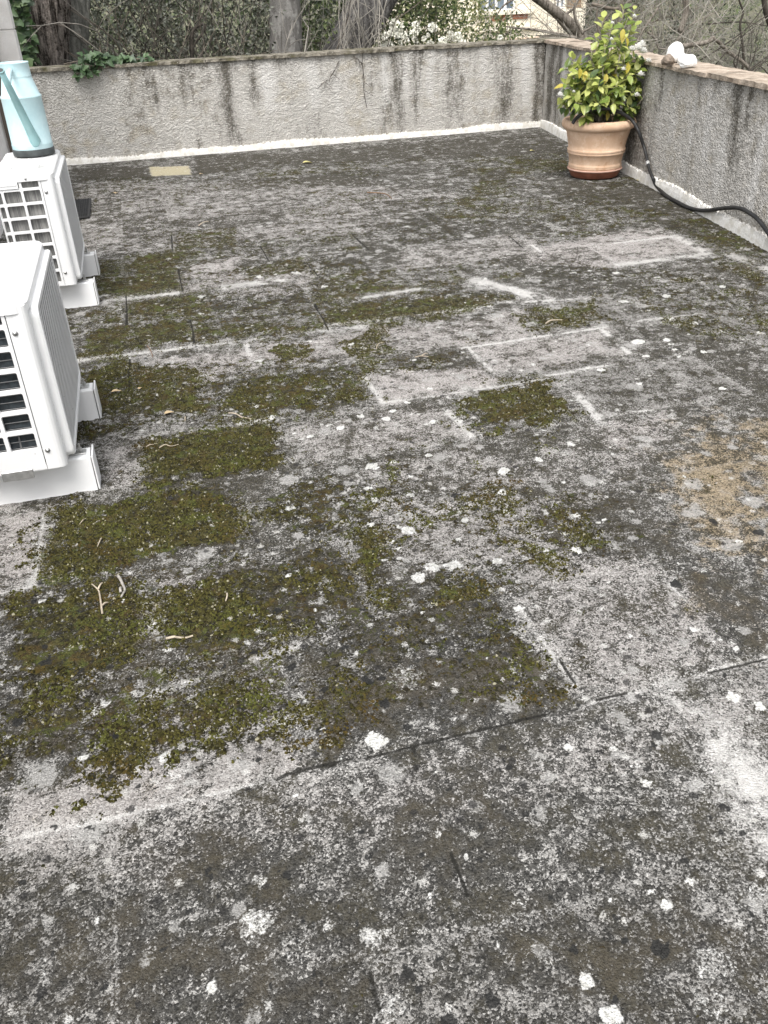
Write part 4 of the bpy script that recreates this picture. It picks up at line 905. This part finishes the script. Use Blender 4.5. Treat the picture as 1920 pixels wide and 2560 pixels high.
fallen('small ochre leaf behind the pot saucer on the left', 200, 938, .06, YL, .2, (1250, 0, 2.476))

#BACKGROUND
# ================================================================== GARDEN BEYOND THE WALLS
def gz(x, y):
    return -2.6+7*sst(np.asarray(y, float), 44, 95)+5.5*sst(np.asarray(x, float)-.34*np.asarray(y, float), 3.0, 16)*sst(np.asarray(y, float), 13, 40)
gx, gy = np.meshgrid(np.concatenate([np.arange(-80, -10, 5), np.arange(-10, 40, .6), np.arange(40, 160, 5)]), np.concatenate([np.arange(-20, 9, 4), np.arange(9, 50, .6), np.arange(50, 200, 5)]))
me = grid_mesh('garden_ground', gx, gy, gz(gx, gy)+(fbm(gx*.6, gy*.6, 60)-.5)*.5)
k = Mat('garden_grass', .95, .1); q1 = k.noise(1.3, 5, .65); q2 = k.noise(14, 4, .65)
c = k.mix(q1.ss(.4, .6), (.085, .098, .055), (.17, .165, .115)); c = k.mix(q2.ss(.45, .65, 0, .7), c, (.25, .245, .19)); c = k.mix(k.noise(3, 4, loc=(7, 2, 0)).ss(.54, .66, 0, .7), c, (.075, .115, .03)); k.col(c).bump(q2, .1)
tag(link('garden_ground', me, k.m), kind='structure')

def barkmat(name, dark, light, patch=None, furrow=1.0):
    k = Mat(name, .95, .1); q = k.noise(24, 4, .65, sc=(1, 1, .14), dist=.4); q2 = k.noise(6, 4, .6); q3 = k.noise(60, 3)
    c = k.mix((q*.75+q3*.25).ss(.38, .60), dark, light)
    if patch: c = k.mix((k.noise(11, 3, .6, sc=(1, 1, .6), loc=(3, 3, 1))).ss(.50, .58, 0, .85), c, patch)
    c = k.mix(q2.ss(.55, .75, 0, .4), c, tuple(x*.5 for x in dark)); k.col(c).bump(q, .05*furrow).bump(q3, .01); return k.m
def trunk_mesh(pts, radii, seed, amp, nfur, seg=72, rows=110):
    """trunk swept along pts with long furrows cut into the surface"""
    P = [Vector(p) for p in pts]; m = len(P); out = MB(); acc = [0]
    for i in range(m-1): acc.append(acc[-1]+(P[i+1]-P[i]).length)
    T = acc[-1]; an = np.linspace(0, 2*np.pi, seg, endpoint=False)
    for i in range(rows+1):
        s_ = T*i/rows; j = max(q for q in range(m-1) if acc[q] <= s_+1e-9); f = min(1, (s_-acc[j])/(acc[j+1]-acc[j]))
        c = P[j].lerp(P[j+1], f); r = radii[j]*(1-f)+radii[j+1]*f
        a_ = np.concatenate([an, an]); nz = fbm(np.cos(an)*nfur+50, np.sin(an)*nfur+s_*1.1+50, seed, 3)-.5; nb = fbm(np.cos(an)*1.3+20, np.sin(an)*1.3+s_*1.5+20, seed+9, 2)-.5
        rr = r*(1+nz*amp+nb*.22)
        for q in range(seg): out.v.append((c.x+rr[q]*math.cos(an[q]), c.y+rr[q]*math.sin(an[q]), c.z))
    for i in range(rows):
        for q in range(seg):
            a = i*seg+q; b = i*seg+(q+1) % seg; out.f.append((a, b, b+seg, a+seg))
    return out
def B(px, py, vv): return Vector(at(px, py, 1, vv))
def tree(name_cat, label, axis, wpx, vv, mat, seed, amp, nfur, group=None, top=3.6, limbs=3):
    """axis: two photo points (upper, lower) on the trunk axis, wpx: width in photo pixels there"""
    hi, lo = B(*axis[0], vv), B(*axis[1], vv); d = (hi-lo)/(hi.z-lo.z)
    depth = float((np.array(lo)-EYE)@FF); r1 = wpx[1]/2*depth/FPX; r0 = wpx[0]/2*depth/FPX
    g = float(gz(lo.x, lo.y))-.2
    base = lo+d*(g-lo.z)*.4; base.z = g
    topp = hi+d*(top-hi.z)
    t = thing('tree', label, 'tree', (base.x, base.y, g), 0, group); o0 = Vector((base.x, base.y, g))
    pts = [base-o0, (base.lerp(lo, .6))-o0, lo-o0, hi-o0, topp-o0]; rad = [r1*1.5, r1*1.12, r1, r0, r0*.85]
    trunk_mesh(pts, rad, seed, amp, nfur).build('trunk', mat, t, smooth=True)
    rg = random.Random(seed); mb = MB()
    for i in range(limbs):
        a = rg.uniform(0, 6.28); p = topp-o0-Vector((0, 0, .15)); pl_ = [p]; dd = Vector((math.cos(a)*.6, math.sin(a)*.6, 1))
        for j in range(5): dd = (dd+Vector((rg.uniform(-.3, .3), rg.uniform(-.3, .3), .1))).normalized(); pl_.append(pl_[-1]+dd*.5)
        b_ = MB(); b_.tube(pl_, [r0*.55*(1-.14*j) for j in range(6)], 10); b_.build('limb', mat, t, smooth=True)
    return t, o0
DARKB = barkmat('ridged_dark_bark', (.018, .014, .011), (.25, .22, .195), None, 1.6); GREYB = barkmat('smooth_grey_bark', (.10, .10, .088), (.19, .188, .165), (.245, .24, .21), .25)
PLANEB = barkmat('mottled_plane_bark', (.13, .123, .113), (.175, .167, .155), (.25, .242, .225), .2); LEANB = barkmat('leaning_trunk_bark', (.05, .047, .045), (.15, .143, .135), None, .8)
tree('tree', 'thick tree trunk with dark deeply ridged bark beside the pillar', ((113, 5), (122, 165)), (112, 88), 11.0, DARKB, 3, .30, 12)
g_t, g_o = tree('tree', 'smooth grey tree trunk split by dark grooves just right of the ridged trunk', ((186, 5), (186, 160)), (68, 60), 11.35, GREYB, 8, .30, 2.2)
tree('tree', 'straight plane tree trunk with mottled grey bark in the middle of the back wall', ((712, 5), (716, 138)), (74, 80), 12.0, PLANEB, 21, .05, 2)
l_t, l_o = tree('tree', 'broad dark grey trunk leaning to the right behind the hanging twigs', ((930, 5), (862, 130)), (120, 118), 12.6, LEANB, 31, .22, 3, top=2.6)
TWG = simple('grey_twigs', (.20, .185, .16), .9, .25, 12); TWP = simple('pale_twigs', (.27, .25, .215), .9, .2, 12); TWD = simple('dark_twigs', (.055, .047, .038), .9, .3, 12); TWB = simple('brown_grey_twigs', (.15, .125, .10), .9, .25, 12)
def wander(mb, p, d, L, r, rg, depth=2, droop=0., segs=6, wig=.28, sides=4, kids=3):
    pts = [Vector(p)]; d = Vector(d).normalized()
    for i in range(segs):
        d = (d+Vector((rg.uniform(-wig, wig), rg.uniform(-wig, wig), rg.uniform(-wig, wig)-droop))).normalized(); pts.append(pts[-1]+d*L/segs)
    mb.tube(pts, [r*(1-.7*i/segs) for i in range(segs+1)], sides, cap=False)
    if depth > 0:
        for q in range(kids):
            i = rg.randint(1, segs-1); dd = (pts[i+1]-pts[i]).normalized()+Vector((rg.uniform(-1, 1), rg.uniform(-1, 1), rg.uniform(-.7, .9)))*.9
            wander(mb, pts[i], dd, L*rg.uniform(.35, .65), r*.55, rg, depth-1, droop, max(4, segs-1), wig, sides, kids)
mb = MB(); rg = random.Random(5)
for i in range(15):
    p = B(rg.uniform(850, 985), rg.uniform(-70, -5), 12.0+rg.uniform(-.5, .2))-l_o
    wander(mb, p, (rg.uniform(-.5, .3), rg.uniform(-.2, .1), -1), rg.uniform(.7, 1.25), .008, rg, 2, .12, 7, .22, 4, 3)
mb.build('hanging_twigs', TWP, l_t)
mb = MB(); rg = random.Random(15)
for x0, y0, x1, y1 in ((845, 150, 822, 205), (905, 135, 915, 270), (885, 140, 905, 160), (820, 200, 806, 212)):
    a, b = B(x0, y0, 9.87), B(x1, y1, 9.84)
    pts = [a.lerp(b, i/6.)+Vector((rg.uniform(-.012, .012), 0, rg.uniform(-.01, .01))) for i in range(7)]; mb.tube([p-l_o for p in pts], .004, 4)
    for i in (2, 3, 4): mb.tube([pts[i]-l_o, pts[i]-l_o+Vector((rg.uniform(-.10, .10), -.01, -.06))], .0028, 4)
mb.build('overhanging_twigs', TWD, l_t)

# ---- shrubs: stems + many small leaves
def shrub(label, cat, px, py, vv, W, H, zlo, nstem, nleaf, lsz, lmat, smat, seed, group=None, spread=.8, depth=.9, aspect=.38, name='shrub', clump=16):
    rg = random.Random(seed); c = B(px, py, vv); g = float(gz(c.x, c.y)); t = thing(name, label, cat, (c.x, c.y, g), 0, group)
    mb = MB()
    for i in range(nstem):
        p = (rg.uniform(-.3, .3)*W, rg.uniform(-.2, .2)*depth, max(-.1, zlo-g-1.2)*rg.uniform(.5, 1))
        wander(mb, p, (rg.uniform(-spread, spread), rg.uniform(-.4, .4), 1.3), rg.uniform(.55, 1.)*(H-p[2]+g-.1 if False else (H-zlo+1.2)), rg.uniform(.008, .02), rg, 2, .03, 7, .30, 4, 4)
    if vv < 13.5: mb.v = [(a, max(b, 10.22-c.y), z) for a, b, z in mb.v]
    mb.build('stems', smat, t)
    if nleaf:
        lb = MB(); nc = max(1, nleaf//clump)
        for i in range(nc):
            cx, cy, cz = rg.gauss(0, .33)*W, rg.gauss(0, .38)*depth, rg.uniform(zlo, H)-g
            edge = 1-.5*abs((cz+g-zlo)/(H-zlo)-.35); cx *= edge
            for q in range(clump):
                p = (cx+rg.gauss(0, lsz*2.0), cy+rg.gauss(0, lsz*2.0), cz+rg.gauss(0, lsz*2.0))
                lb.leaf(p, (rg.uniform(-1, 1), rg.uniform(-1, .4), rg.uniform(-.8, .8)), (rg.uniform(-1, 1), -1, rg.uniform(-.3, 1.2)), lsz*rg.uniform(.7, 1.3), lsz*aspect*1.4, .2, 1)
        lb.build('foliage', lmat, t)
    return t, Vector((c.x, c.y, g))
OLIVE = leafmat('grey_green_leaves', [(.035, .04, .025), (.06, .066, .045), (.10, .108, .08), (.20, .21, .175)], .6, .15, .25)
DKGR = leafmat('dark_green_leaves', [(.020, .028, .014), (.035, .048, .02), (.055, .075, .028)], .5, .15)
IVYM = leafmat('ivy_leaves', [(.035, .065, .03), (.06, .11, .045), (.10, .16, .075)], .45, .15, .4)
SUNY = leafmat('sunlit_tint_yellow_green_leaves', [(.16, .17, .06), (.27, .27, .11), (.40, .38, .20), (.10, .12, .04)], .5, .3)  # sunlight put into the leaf colours
VIBL = leafmat('viburnum_leaves', [(.035, .055, .02), (.075, .11, .035), (.14, .17, .06), (.22, .24, .11)], .5, .25)
G1 = 'tangled shrubs behind the back wall'
shrub('twiggy grey green shrub right beside the split grey trunk', 'shrub', 262, 90, 12.2, 1.0, 2.4, -.2, 30, 2600, .05, OLIVE, TWD, 41, G1)
shrub('tangled dark shrub above the ivy on the back wall', 'shrub', 350, 90, 12.8, 1.2, 2.4, -.2, 34, 2600, .05, OLIVE, TWB, 42, G1)
shrub('dense bare stemmed shrub behind the middle of the left back wall', 'shrub', 445, 90, 12.3, 1.1, 2.4, -.2, 36, 2000, .05, OLIVE, TWG, 43, G1)
shrub('shrub with arching dark stems left of the plane tree', 'shrub', 540, 90, 12.6, 1.1, 2.4, -.2, 34, 2400, .05, OLIVE, TWD, 44, G1)
shrub('silvery leaved shrub touching the left side of the plane trunk', 'shrub', 632, 90, 12.4, .95, 2.4, -.2, 30, 3000, .048, OLIVE, TWG, 45, G1)
shrub('fresh green shrub between the plane trunk and the leaning trunk', 'shrub', 792, 90, 13.2, .75, 2.5, -.4, 18, 3200, .06, leafmat('mid_green_leaves', [(.025, .038, .015), (.06, .085, .03), (.12, .15, .055)], .5, .2), TWB, 46)
# arching dark stems seen against the thicket
mb = MB(); ar = thing('shrub', 'looping dark bare stem in front of the tangled shrubs', 'shrub', tuple(B(500, 140, 11.9)))
o_ = B(500, 140, 11.9)
for pl_ in ([(482, 165), (480, 100), (484, 75), (500, 62), (512, 64), (505, 85), (490, 105), (483, 125), (482, 165)],):
    q = smooth_path([B(x, y, 11.9)-o_ for x, y in pl_], 4); mb.tube(q, [.022*(1-.5*i/len(q)) for i in range(len(q))], 6)
mb.build('stem', TWD, ar, smooth=True)
# dark wood behind
lb = MB(); rg = random.Random(77)
for i in range(1500):
    y = rg.uniform(16, 24); x = rg.uniform(-.17*y-2, .285*y-.6); z = rg.uniform(-2.2, 5)
    for q in range(8):
        lb.leaf((x+rg.gauss(0, .3), y+rg.gauss(0, .3), z+rg.gauss(0, .3)), (rg.uniform(-1, 1), rg.uniform(-1, .3), rg.uniform(-1, 1)), (rg.uniform(-1, 1), -1, rg.uniform(0, 1)), rg.uniform(.12, .26), .10, .2, 1)
tag(lb.build('woodland', DKGR), 'dark evergreen wood filling the gaps behind the shrubs', 'woodland', kind='stuff')

# ---- ivy
def ivyleaf(mb, p, d, nrm, L):
    d = Vector(d).normalized(); nrm = Vector(nrm); nrm = (nrm-d*nrm.dot(d)).normalized(); s_ = d.cross(nrm); p = Vector(p); n0 = len(mb.v)
    for a, b in ((0, 0), (.12, .30), (.30, .50), (.42, .30), (.75, .22), (1, 0), (.75, -.22), (.42, -.30), (.30, -.50), (.12, -.30)):
        q = p+d*L*a+s_*L*b+nrm*(abs(b)*L*.25-a*a*L*.15); mb.v.append(tuple(q))
    mb.v.append(tuple(p+d*L*.35-nrm*L*.02)); c = n0+10
    for i in range(10): mb.f.append((c, n0+i, n0+(i+1) % 10))
iv = thing('ivy', 'ivy trailing over the coping of the back wall near the grey trunk', 'ivy', (0, 0, 0)); rg = random.Random(9); mb = MB(); st_ = MB()
vine = [smooth_path([B(x, y, vv) for x, y, vv in pl_], 4) for pl_ in ([(160, 160, 9.95), (200, 152, 9.95), (245, 146, 9.95), (290, 150, 9.95), (330, 148, 9.95), (375, 146, 9.95)], [(230, 150, 9.95), (225, 160, 9.84), (215, 178, 9.84), (190, 186, 9.85)], [(205, 150, 9.92), (222, 165, 9.83), (228, 188, 9.84)], [(245, 150, 9.9), (236, 165, 9.83), (212, 160, 9.83)])]
for pth in vine: st_.tube(pth, .005, 5)
for x0, x1, y0, y1, vv, n in ((205, 275, 134, 158, 9.86, 60), (270, 330, 138, 160, 9.92, 40), (355, 378, 140, 152, 9.95, 10), (190, 235, 160, 190, 9.825, 34), (330, 358, 145, 154, 9.97, 8)):
    for i in range(n):
        p = B(rg.uniform(x0, x1), rg.uniform(y0, y1), vv+rg.uniform(-.03, .05))
        ivyleaf(mb, p, (rg.uniform(-1, 1), rg.uniform(-.7, -.1), rg.uniform(-1, .4)), (rg.uniform(-.4, .4), -.8, .9), rg.uniform(.05, .09))
mb.build('leaves', IVYM, iv, smooth=True); st_.build('vine', TWB, iv)
iv2 = thing('ivy', 'dark ivy climbing in the gap between the white pillar and the ridged trunk', 'ivy', (0, 0, 0)); mb = MB(); st_ = MB()
st_.tube(smooth_path([B(55, 170, 10.6), B(48, 110, 10.6), B(40, 50, 10.6), B(34, -20, 10.6)], 4), .012, 5)
for i in range(260):
    y = rg.uniform(-25, 160); x = 24+.16*y+rg.uniform(-6, 44)
    p = B(x, y, 10.6+rg.uniform(-.12, .15)); ivyleaf(mb, p, (rg.uniform(-1, 1), -.3, rg.uniform(-1, .3)), (rg.uniform(-.5, .5), -1, .6), rg.uniform(.05, .10))
mb.build('leaves', leafmat('climbing_ivy_leaves', [(.025, .045, .02), (.045, .085, .03), (.085, .13, .05)], .45, .15), iv2, smooth=True); st_.build('vine', TWB, iv2)

# ---- flowering bush and sun-tinted bush
vb, vo = shrub('flowering bush with white snowball clusters behind the back wall', 'bush', 1050, 110, 13.0, 1.55, 1.42, -.2, 26, 6500, .055, VIBL, TWB, 51, depth=.6, name='flowering_bush')
PET = simple('ivory_petals', (.80, .79, .70), .7, .06, 30)
rg = random.Random(13)
for (x, y, r) in ((933, 82, 8), (945, 68, 7), (955, 58, 7), (986, 62, 10), (998, 68, 9), (992, 82, 7), (980, 80, 7), (962, 90, 7), (975, 84, 6), (993, 88, 6), (1009, 88, 7), (1034, 86, 9), (1080, 68, 8), (1086, 70, 6), (1038, 62, 7), (1107, 105, 9), (1103, 110, 7), (1126, 84, 6), (1145, 88, 7), (1151, 97, 6), (1137, 96, 6), (1075, 110, 7), (973, 115, 9), (964, 118, 7), (955, 119, 6), (1060, 97, 5), (1047, 72, 5), (1070, 88, 4), (1001, 107, 5), (1017, 100, 5), (1040, 103, 5), (1160, 105, 5), (1120, 96, 5), (1250, 95, 6)):
    c = B(x, y, 12.40+rg.uniform(-.08, .08))-vo; R = r*13.2/FPX*1.1; fb = MB()
    for i in range(42):
        z = 1-2*(i+.5)/42; a = i*2.4; d = Vector((math.sqrt(1-z*z)*math.cos(a), math.sqrt(1-z*z)*math.sin(a), z))
        fb.leaf(c+d*R*.55, d+Vector((rg.uniform(-.8, .8), rg.uniform(-.8, .8), rg.uniform(-.8, .8))), d, R*.75, R*.6, .1, 1)
    fb.build('flower_cluster', PET, vb)
shrub('pale yellow green bush with a sunlit tint in front of the cream house', 'bush', 1070, 45, 17.0, 1.7, 1.75, -1.2, 30, 2600, .075, SUNY, TWP, 52, depth=1.0, name='bush')
shrub('thin twiggy pale bush in front of the house right of the flowering bush', 'bush', 1190, 85, 15.0, 1.1, 1.6, -.6, 34, 1200, .06, SUNY, TWP, 53, depth=.7, name='bush')
shrub('low dark green bush with a white bloom under the house ledge', 'bush', 1250, 100, 14.2, .5, .95, 0, 6, 700, .06, VIBL, TWB, 54, depth=.4, name='bush')

# ---- house
CREAM = Mat('cream_house_render', .9, .1); q1 = CREAM.noise(.9, 4); CREAM.col(CREAM.mix(q1.ss(.3, .7), (.76, .68, .54), (.86, .79, .66))); CREAM = CREAM.m
HV = 36.0; hs0 = at(1000, 60, 1, HV); hx0 = float(at(985, 60, 1, HV)[0]); hx1 = float(at(1462, 60, 1, HV)[0])
house = thing('house', 'cream rendered house with lattice balcony panels seen behind the bare branches', 'house', (hx0, HV, -2.7))
def hp_(px, py): p = at(px, py, 1, HV); return p[0]-hx0, p[2]+2.7
holes = []
for (xa, ya, xb, yb) in ((1036, -40, 1061, 33), (1131, -40, 1147, 37), (1196, -50, 1292, 28), (1394, -50, 1417, 22), (1420, -50, 1458, 20), (1340, 88, 1412, 101)):
    x0, z1 = hp_(xa, ya); x1, z0 = hp_(xb, yb); holes.append((x0, x1, z0, max(z1, z0+.2)))
xs = sorted({0, hx1-hx0} | {h[0] for h in holes} | {h[1] for h in holes}); zs = sorted({0, 7.5} | {h[2] for h in holes} | {h[3] for h in holes})
mb = MB()
for i in range(len(xs)-1):
    for j in range(len(zs)-1):
        cx, cz = (xs[i]+xs[i+1])/2, (zs[j]+zs[j+1])/2
        if not any(h[0] < cx < h[1] and h[2] < cz < h[3] for h in holes):
            mb.quad((xs[i], 0, zs[j]), (xs[i+1], 0, zs[j]), (xs[i+1], 0, zs[j+1]), (xs[i], 0, zs[j+1]))
for x0, x1, z0, z1 in holes:
    mb.quad((x0, 0, z0), (x0, 0, z1), (x0, .3, z1), (x0, .3, z0)); mb.quad((x1, 0, z0), (x1, .3, z0), (x1, .3, z1), (x1, 0, z1)); mb.quad((x0, 0, z0), (x0, .3, z0), (x1, .3, z0), (x1, 0, z0)); mb.quad((x0, 0, z1), (x1, 0, z1), (x1, .3, z1), (x0, .3, z1))
mb.box(0, hx1-hx0, .301, 8, 0, 7.5)
mb.build('wall', CREAM, house)
GLS = simple('window_glass', (.16, .20, .24), .15, .3, 2, .6); DKG = simple('dark_opening', (.03, .028, .025), .7, .3, 3); WFR = simple('white_frame', (.80, .80, .80), .5, .03, 5); BSH = simple('brown_shutter', (.23, .16, .10), .7, .2, 8); GRD = simple('grey_door', (.30, .29, .28), .7, .15, 4); IRON = simple('wrought_iron', (.04, .035, .03), .5, .2, 9); RED = simple('red_lattice', (.33, .13, .07), .85, .2, 6); GRS = simple('lattice_gap', (.10, .06, .045), .9, .2, 6)
for i, (x0, x1, z0, z1) in enumerate(holes):
    m_ = MB(); m_.box(x0+.01, x1-.01, .2, .24, z0+.01, z1-.01); w_ = m_.build('window', (DKG, DKG, GLS, GLS, BSH, GRD)[i], house)
    if i in (2, 3):
        m_ = MB(); n = 5 if i == 2 else 3
        for q in range(n):
            x = x0+.02+(x1-x0-.12)*q/(n-1); m_.box(x, x+.09, .14, .199, z0+.02, z1-.02)
        m_.box(x0+.02, x1-.02, .15, .195, z0+.02, z0+.10); m_.build('window_frame', WFR, w_)
    if i == 0:
        m_ = MB(); cx = (x0+x1)/2
        for q in (.15, .22): m_.tube([(cx-q*math.cos(a), .1, z0+.12+q*math.sin(a)) for a in np.linspace(0, math.pi, 12)], .012, 5)
        m_.tube([(x0+.03, .1, z0+.12), (x1-.03, .1, z0+.12)], .014, 5); m_.tube([(cx, .1, z0), (cx, .1, z1)], .014, 5); m_.build('iron_grille', IRON, w_)
    if i == 5:
        m_ = MB(); m_.box(x1-.16, x1-.02, .14, .199, z0+.02, z1-.02); m_.build('door_frame', WFR, w_)
for (xa, ya, xb, yb) in ((1228, 37, 1265, 51), (1282, 31, 1318, 46)):
    x0, z1 = hp_(xa, ya); x1, z0 = hp_(xb, yb); m_ = MB(); m_.box(x0, x1, -.03, -.003, z0, z1); lp = m_.build('lattice_panel', GRS, house); m_ = MB()
    n = 9
    for q in range(-3, n+3):
        for sg in (1, -1):
            xa_ = x0+(x1-x0)*q/n; xb_ = xa_+sg*(z1-z0)*.7; t0, t1 = 0., 1.
            if xb_ != xa_:
                ta, tb = (x0-xa_)/(xb_-xa_), (x1-xa_)/(xb_-xa_); t0, t1 = max(0, min(ta, tb)), min(1, max(ta, tb))
            if t1 > t0+.02: m_.tube([(xa_+(xb_-xa_)*t0, -.045, z0+(z1-z0)*t0), (xa_+(xb_-xa_)*t1, -.045, z0+(z1-z0)*t1)], .016, 4)
    m_.build('lattice', RED, lp)
for (xa, ya, xb, yb, dp) in ((1180, 29, 1330, 33, .12), (1190, 70, 1345, 72.5, .10)):
    x0, z1 = hp_(xa, ya); x1, z0 = hp_(xb, yb); m_ = MB(); m_.box(x0, x1, -dp, -.002, z0, z1); m_.build('ledge', CREAM, house)
aw = thing('garden_wall', 'low pinkish cream wall standing below the house ledge', 'wall', tuple(B(1310, 110, 26))); m_ = MB(); m_.box(-.45, .5, 0, .3, -2.5, .16); m_.build('wall_face', simple('pink_cream_render', (.72, .56, .42), .9, .06, 3), aw)

# ---- bare tree and thickets on the right
BARK2 = barkmat('bare_tree_bark', (.10, .085, .07), (.26, .23, .195), None, .3)
def limb_tree(label, limbs, vv, mat, seed, ntw, tm, rng_px, group=None, name='bare_tree', L=(.5, 1.2)):
    o_ = B(*limbs[0][0][0], vv); g = float(gz(o_.x, o_.y)); o_ = Vector((o_.x, o_.y, g)); t = thing(name, label, 'tree' if 'tree' in name else 'shrub', tuple(o_), 0, group)
    rg = random.Random(seed); ends = []
    for i, (pl_, w0, w1) in enumerate(limbs):
        q = smooth_path([B(x, y, vv+.25*math.sin(i*2.1))-o_ for x, y in pl_], 5); n = len(q); ends += q
        if i == 0: q = [Vector((q[0].x*.5, q[0].y, 0)), q[0].lerp(Vector((0, q[0].y, 0)), .4)]+q
        n = len(q); dpt = float((np.array(o_)+np.array([0, 0, 3.5])-EYE)@FF)
        mb = MB(); mb.tube(q, [(w0+(w1-w0)*j/(n-1))/2*dpt/FPX for j in range(n)], 12 if w0 > 10 else 7); mb.build('trunk' if i == 0 else 'branch', mat, t, smooth=True)
    mb = MB()
    for i in range(ntw):
        if rng_px: p = B(rg.uniform(*rng_px[0]), rg.uniform(*rng_px[1]), vv+rg.uniform(-.8, .8))-o_
        else: p = rg.choice(ends)
        wander(mb, p, (rg.uniform(-1, 1), rg.uniform(-.4, .3), rg.uniform(-.5, .9)), rg.uniform(*L), rg.uniform(.004, .009), rg, 1, .02, 7, .20, 4, 3)
    mb.build('twigs', tm, t); return t
limb_tree('bare tree with a thick curved limb in front of the cream house', [([(1468, 118), (1452, 92), (1430, 62), (1400, 36), (1365, 10), (1335, -12), (1300, -40)], 26, 18), ([(1450, 112), (1415, 72), (1385, 38), (1352, 12), (1335, 0), (1310, -20)], 11, 7), ([(1440, 95), (1400, 86), (1360, 78), (1320, 72), (1290, 70), (1265, 66)], 9, 3), ([(1405, 42), (1432, 22), (1446, 0), (1455, -20)], 7, 4), ([(1290, -5), (1262, 12), (1248, 28), (1240, 46)], 6, 2), ([(1458, 85), (1440, 50), (1436, 20), (1450, -10)], 8, 4), ([(1455, 80), (1475, 70), (1490, 62)], 6, 3)], 13.8, BARK2, 61, 16, TWP, None)
limb_tree('thicket of pale bare twigs rising behind the potted camellia', [([(1530, 150), (1500, 90), (1492, 40), (1500, -20)], 6, 3), ([(1470, 110), (1505, 60), (1540, 20), (1580, 0)], 5, 2), ([(1560, 150), (1545, 60), (1560, -10)], 8, 5), ([(1480, 10), (1530, 22), (1560, 20), (1590, 15)], 9, 6)], 14.6, TWB, 62, 28, TWG, ((1465, 1600), (-20, 130)), 'bare thickets beyond the right wall', 'bare_shrub', (.6, 1.3))
limb_tree('bare shrub with a thick grey horizontal branch behind the white stones', [([(1690, 118), (1730, 112), (1765, 106), (1785, 95)], 13, 11), ([(1785, 98), (1800, 108), (1815, 125), (1832, 138), (1852, 152), (1870, 168), (1880, 180)], 9, 10), ([(1660, 140), (1680, 125), (1700, 90), (1730, 60), (1790, 30)], 5, 2), ([(1620, 80), (1640, 100), (1650, 122), (1700, 118)], 6, 3), ([(1700, 80), (1715, 30), (1710, -20)], 16, 14), ([(1645, 20), (1625, 50), (1605, 80), (1590, 110)], 6, 4)], 12.4, BARK2, 63, 28, TWP, ((1600, 1800), (-10, 160)), 'bare thickets beyond the right wall', 'bare_shrub', (.6, 1.4))
limb_tree('bare shrub with a sinuous dark upright stem at the right edge', [([(1860, 150), (1855, 100), (1850, 60), (1858, 30), (1848, 0), (1850, -30)], 7, 4), ([(1925, 60), (1915, 30), (1908, -10)], 14, 12), ([(1920, 140), (1880, 170), (1860, 185)], 4, 2), ([(1750, 150), (1800, 120), (1870, 70), (1930, 30)], 4, 2), ([(1770, 60), (1850, 55), (1925, 66)], 4, 2), ([(1790, 160), (1850, 90), (1900, 30), (1920, -5)], 3, 2)], 12.8, TWD, 64, 32, TWP, ((1730, 1960), (-20, 185)), 'bare thickets beyond the right wall', 'bare_shrub', (.6, 1.5))
limb_tree('low tangle of dark brown twigs just behind the right coping', [([(1850, 190), (1840, 170), (1835, 150), (1850, 130)], 5, 3), ([(1870, 185), (1900, 160), (1930, 150)], 4, 2)], 9.2, TWD, 66, 16, TWD, ((1830, 1930), (150, 205)), 'bare thickets beyond the right wall', 'bare_shrub', (.25, .5))
shrub('grey lichen covered bush far back on the slope at the right', 'bush', 1690, 60, 17, 1.6, 2.3, -.5, 40, 900, .06, OLIVE, TWG, 67, depth=.9, name='bush')
shrub('dull green scrub bush on the slope at the right edge', 'bush', 1840, 90, 16, 2.2, 2.0, -.8, 40, 1500, .06, OLIVE, TWG, 68, depth=.9, name='bush')
shrub('brown scrub bush between the house corner and the slope', 'bush', 1530, 60, 18, 1.8, 2.4, -.8, 46, 800, .06, OLIVE, TWB, 69, depth=.9, name='bush')
# long dry grass on the slope behind
gm = MB(); rg = random.Random(31)
for i in range(9000):
    y = rg.uniform(13, 30); x = rg.uniform(.36*y, .62*y+1); z = float(gz(x, y)) if i < 0 else None
    gm.v += [(x, y, 0), (x+.03, y, 0), (x+rg.uniform(-.25, .25), y+rg.uniform(-.2, .2), rg.uniform(.25, .7))]; n = len(gm.v); gm.f.append((n-3, n-2, n-1))
V_ = np.array(gm.v); zz = gz(V_[::3, 0], V_[::3, 1]); V_[:, 2] += np.repeat(zz, 3)-.1; gm.v = [tuple(q) for q in V_]
tag(gm.build('grass', leafmat('dry_grass', [(.10, .13, .05), (.20, .20, .12), (.30, .28, .20)], .8, .2)), 'long dry grass on the slope beyond the right wall', 'grass', kind='stuff')
lb = MB(); rg = random.Random(78)
for i in range(900):
    y = rg.uniform(38, 60); x = rg.uniform(.40*y, 1.0*y); z = float(gz(x, y))+rg.uniform(-.3, 5)
    for q in range(8):
        lb.leaf((x+rg.gauss(0, .7), y+rg.gauss(0, .7), z+rg.gauss(0, .7)), (rg.uniform(-1, 1), rg.uniform(-1, .3), rg.uniform(-1, 1)), (rg.uniform(-1, 1), -1, rg.uniform(0, 1)), rg.uniform(.3, .7), .28, .2, 1)
tag(lb.build('far_woodland', OLIVE), 'grey green wood on the far slope at the right', 'woodland', kind='stuff')
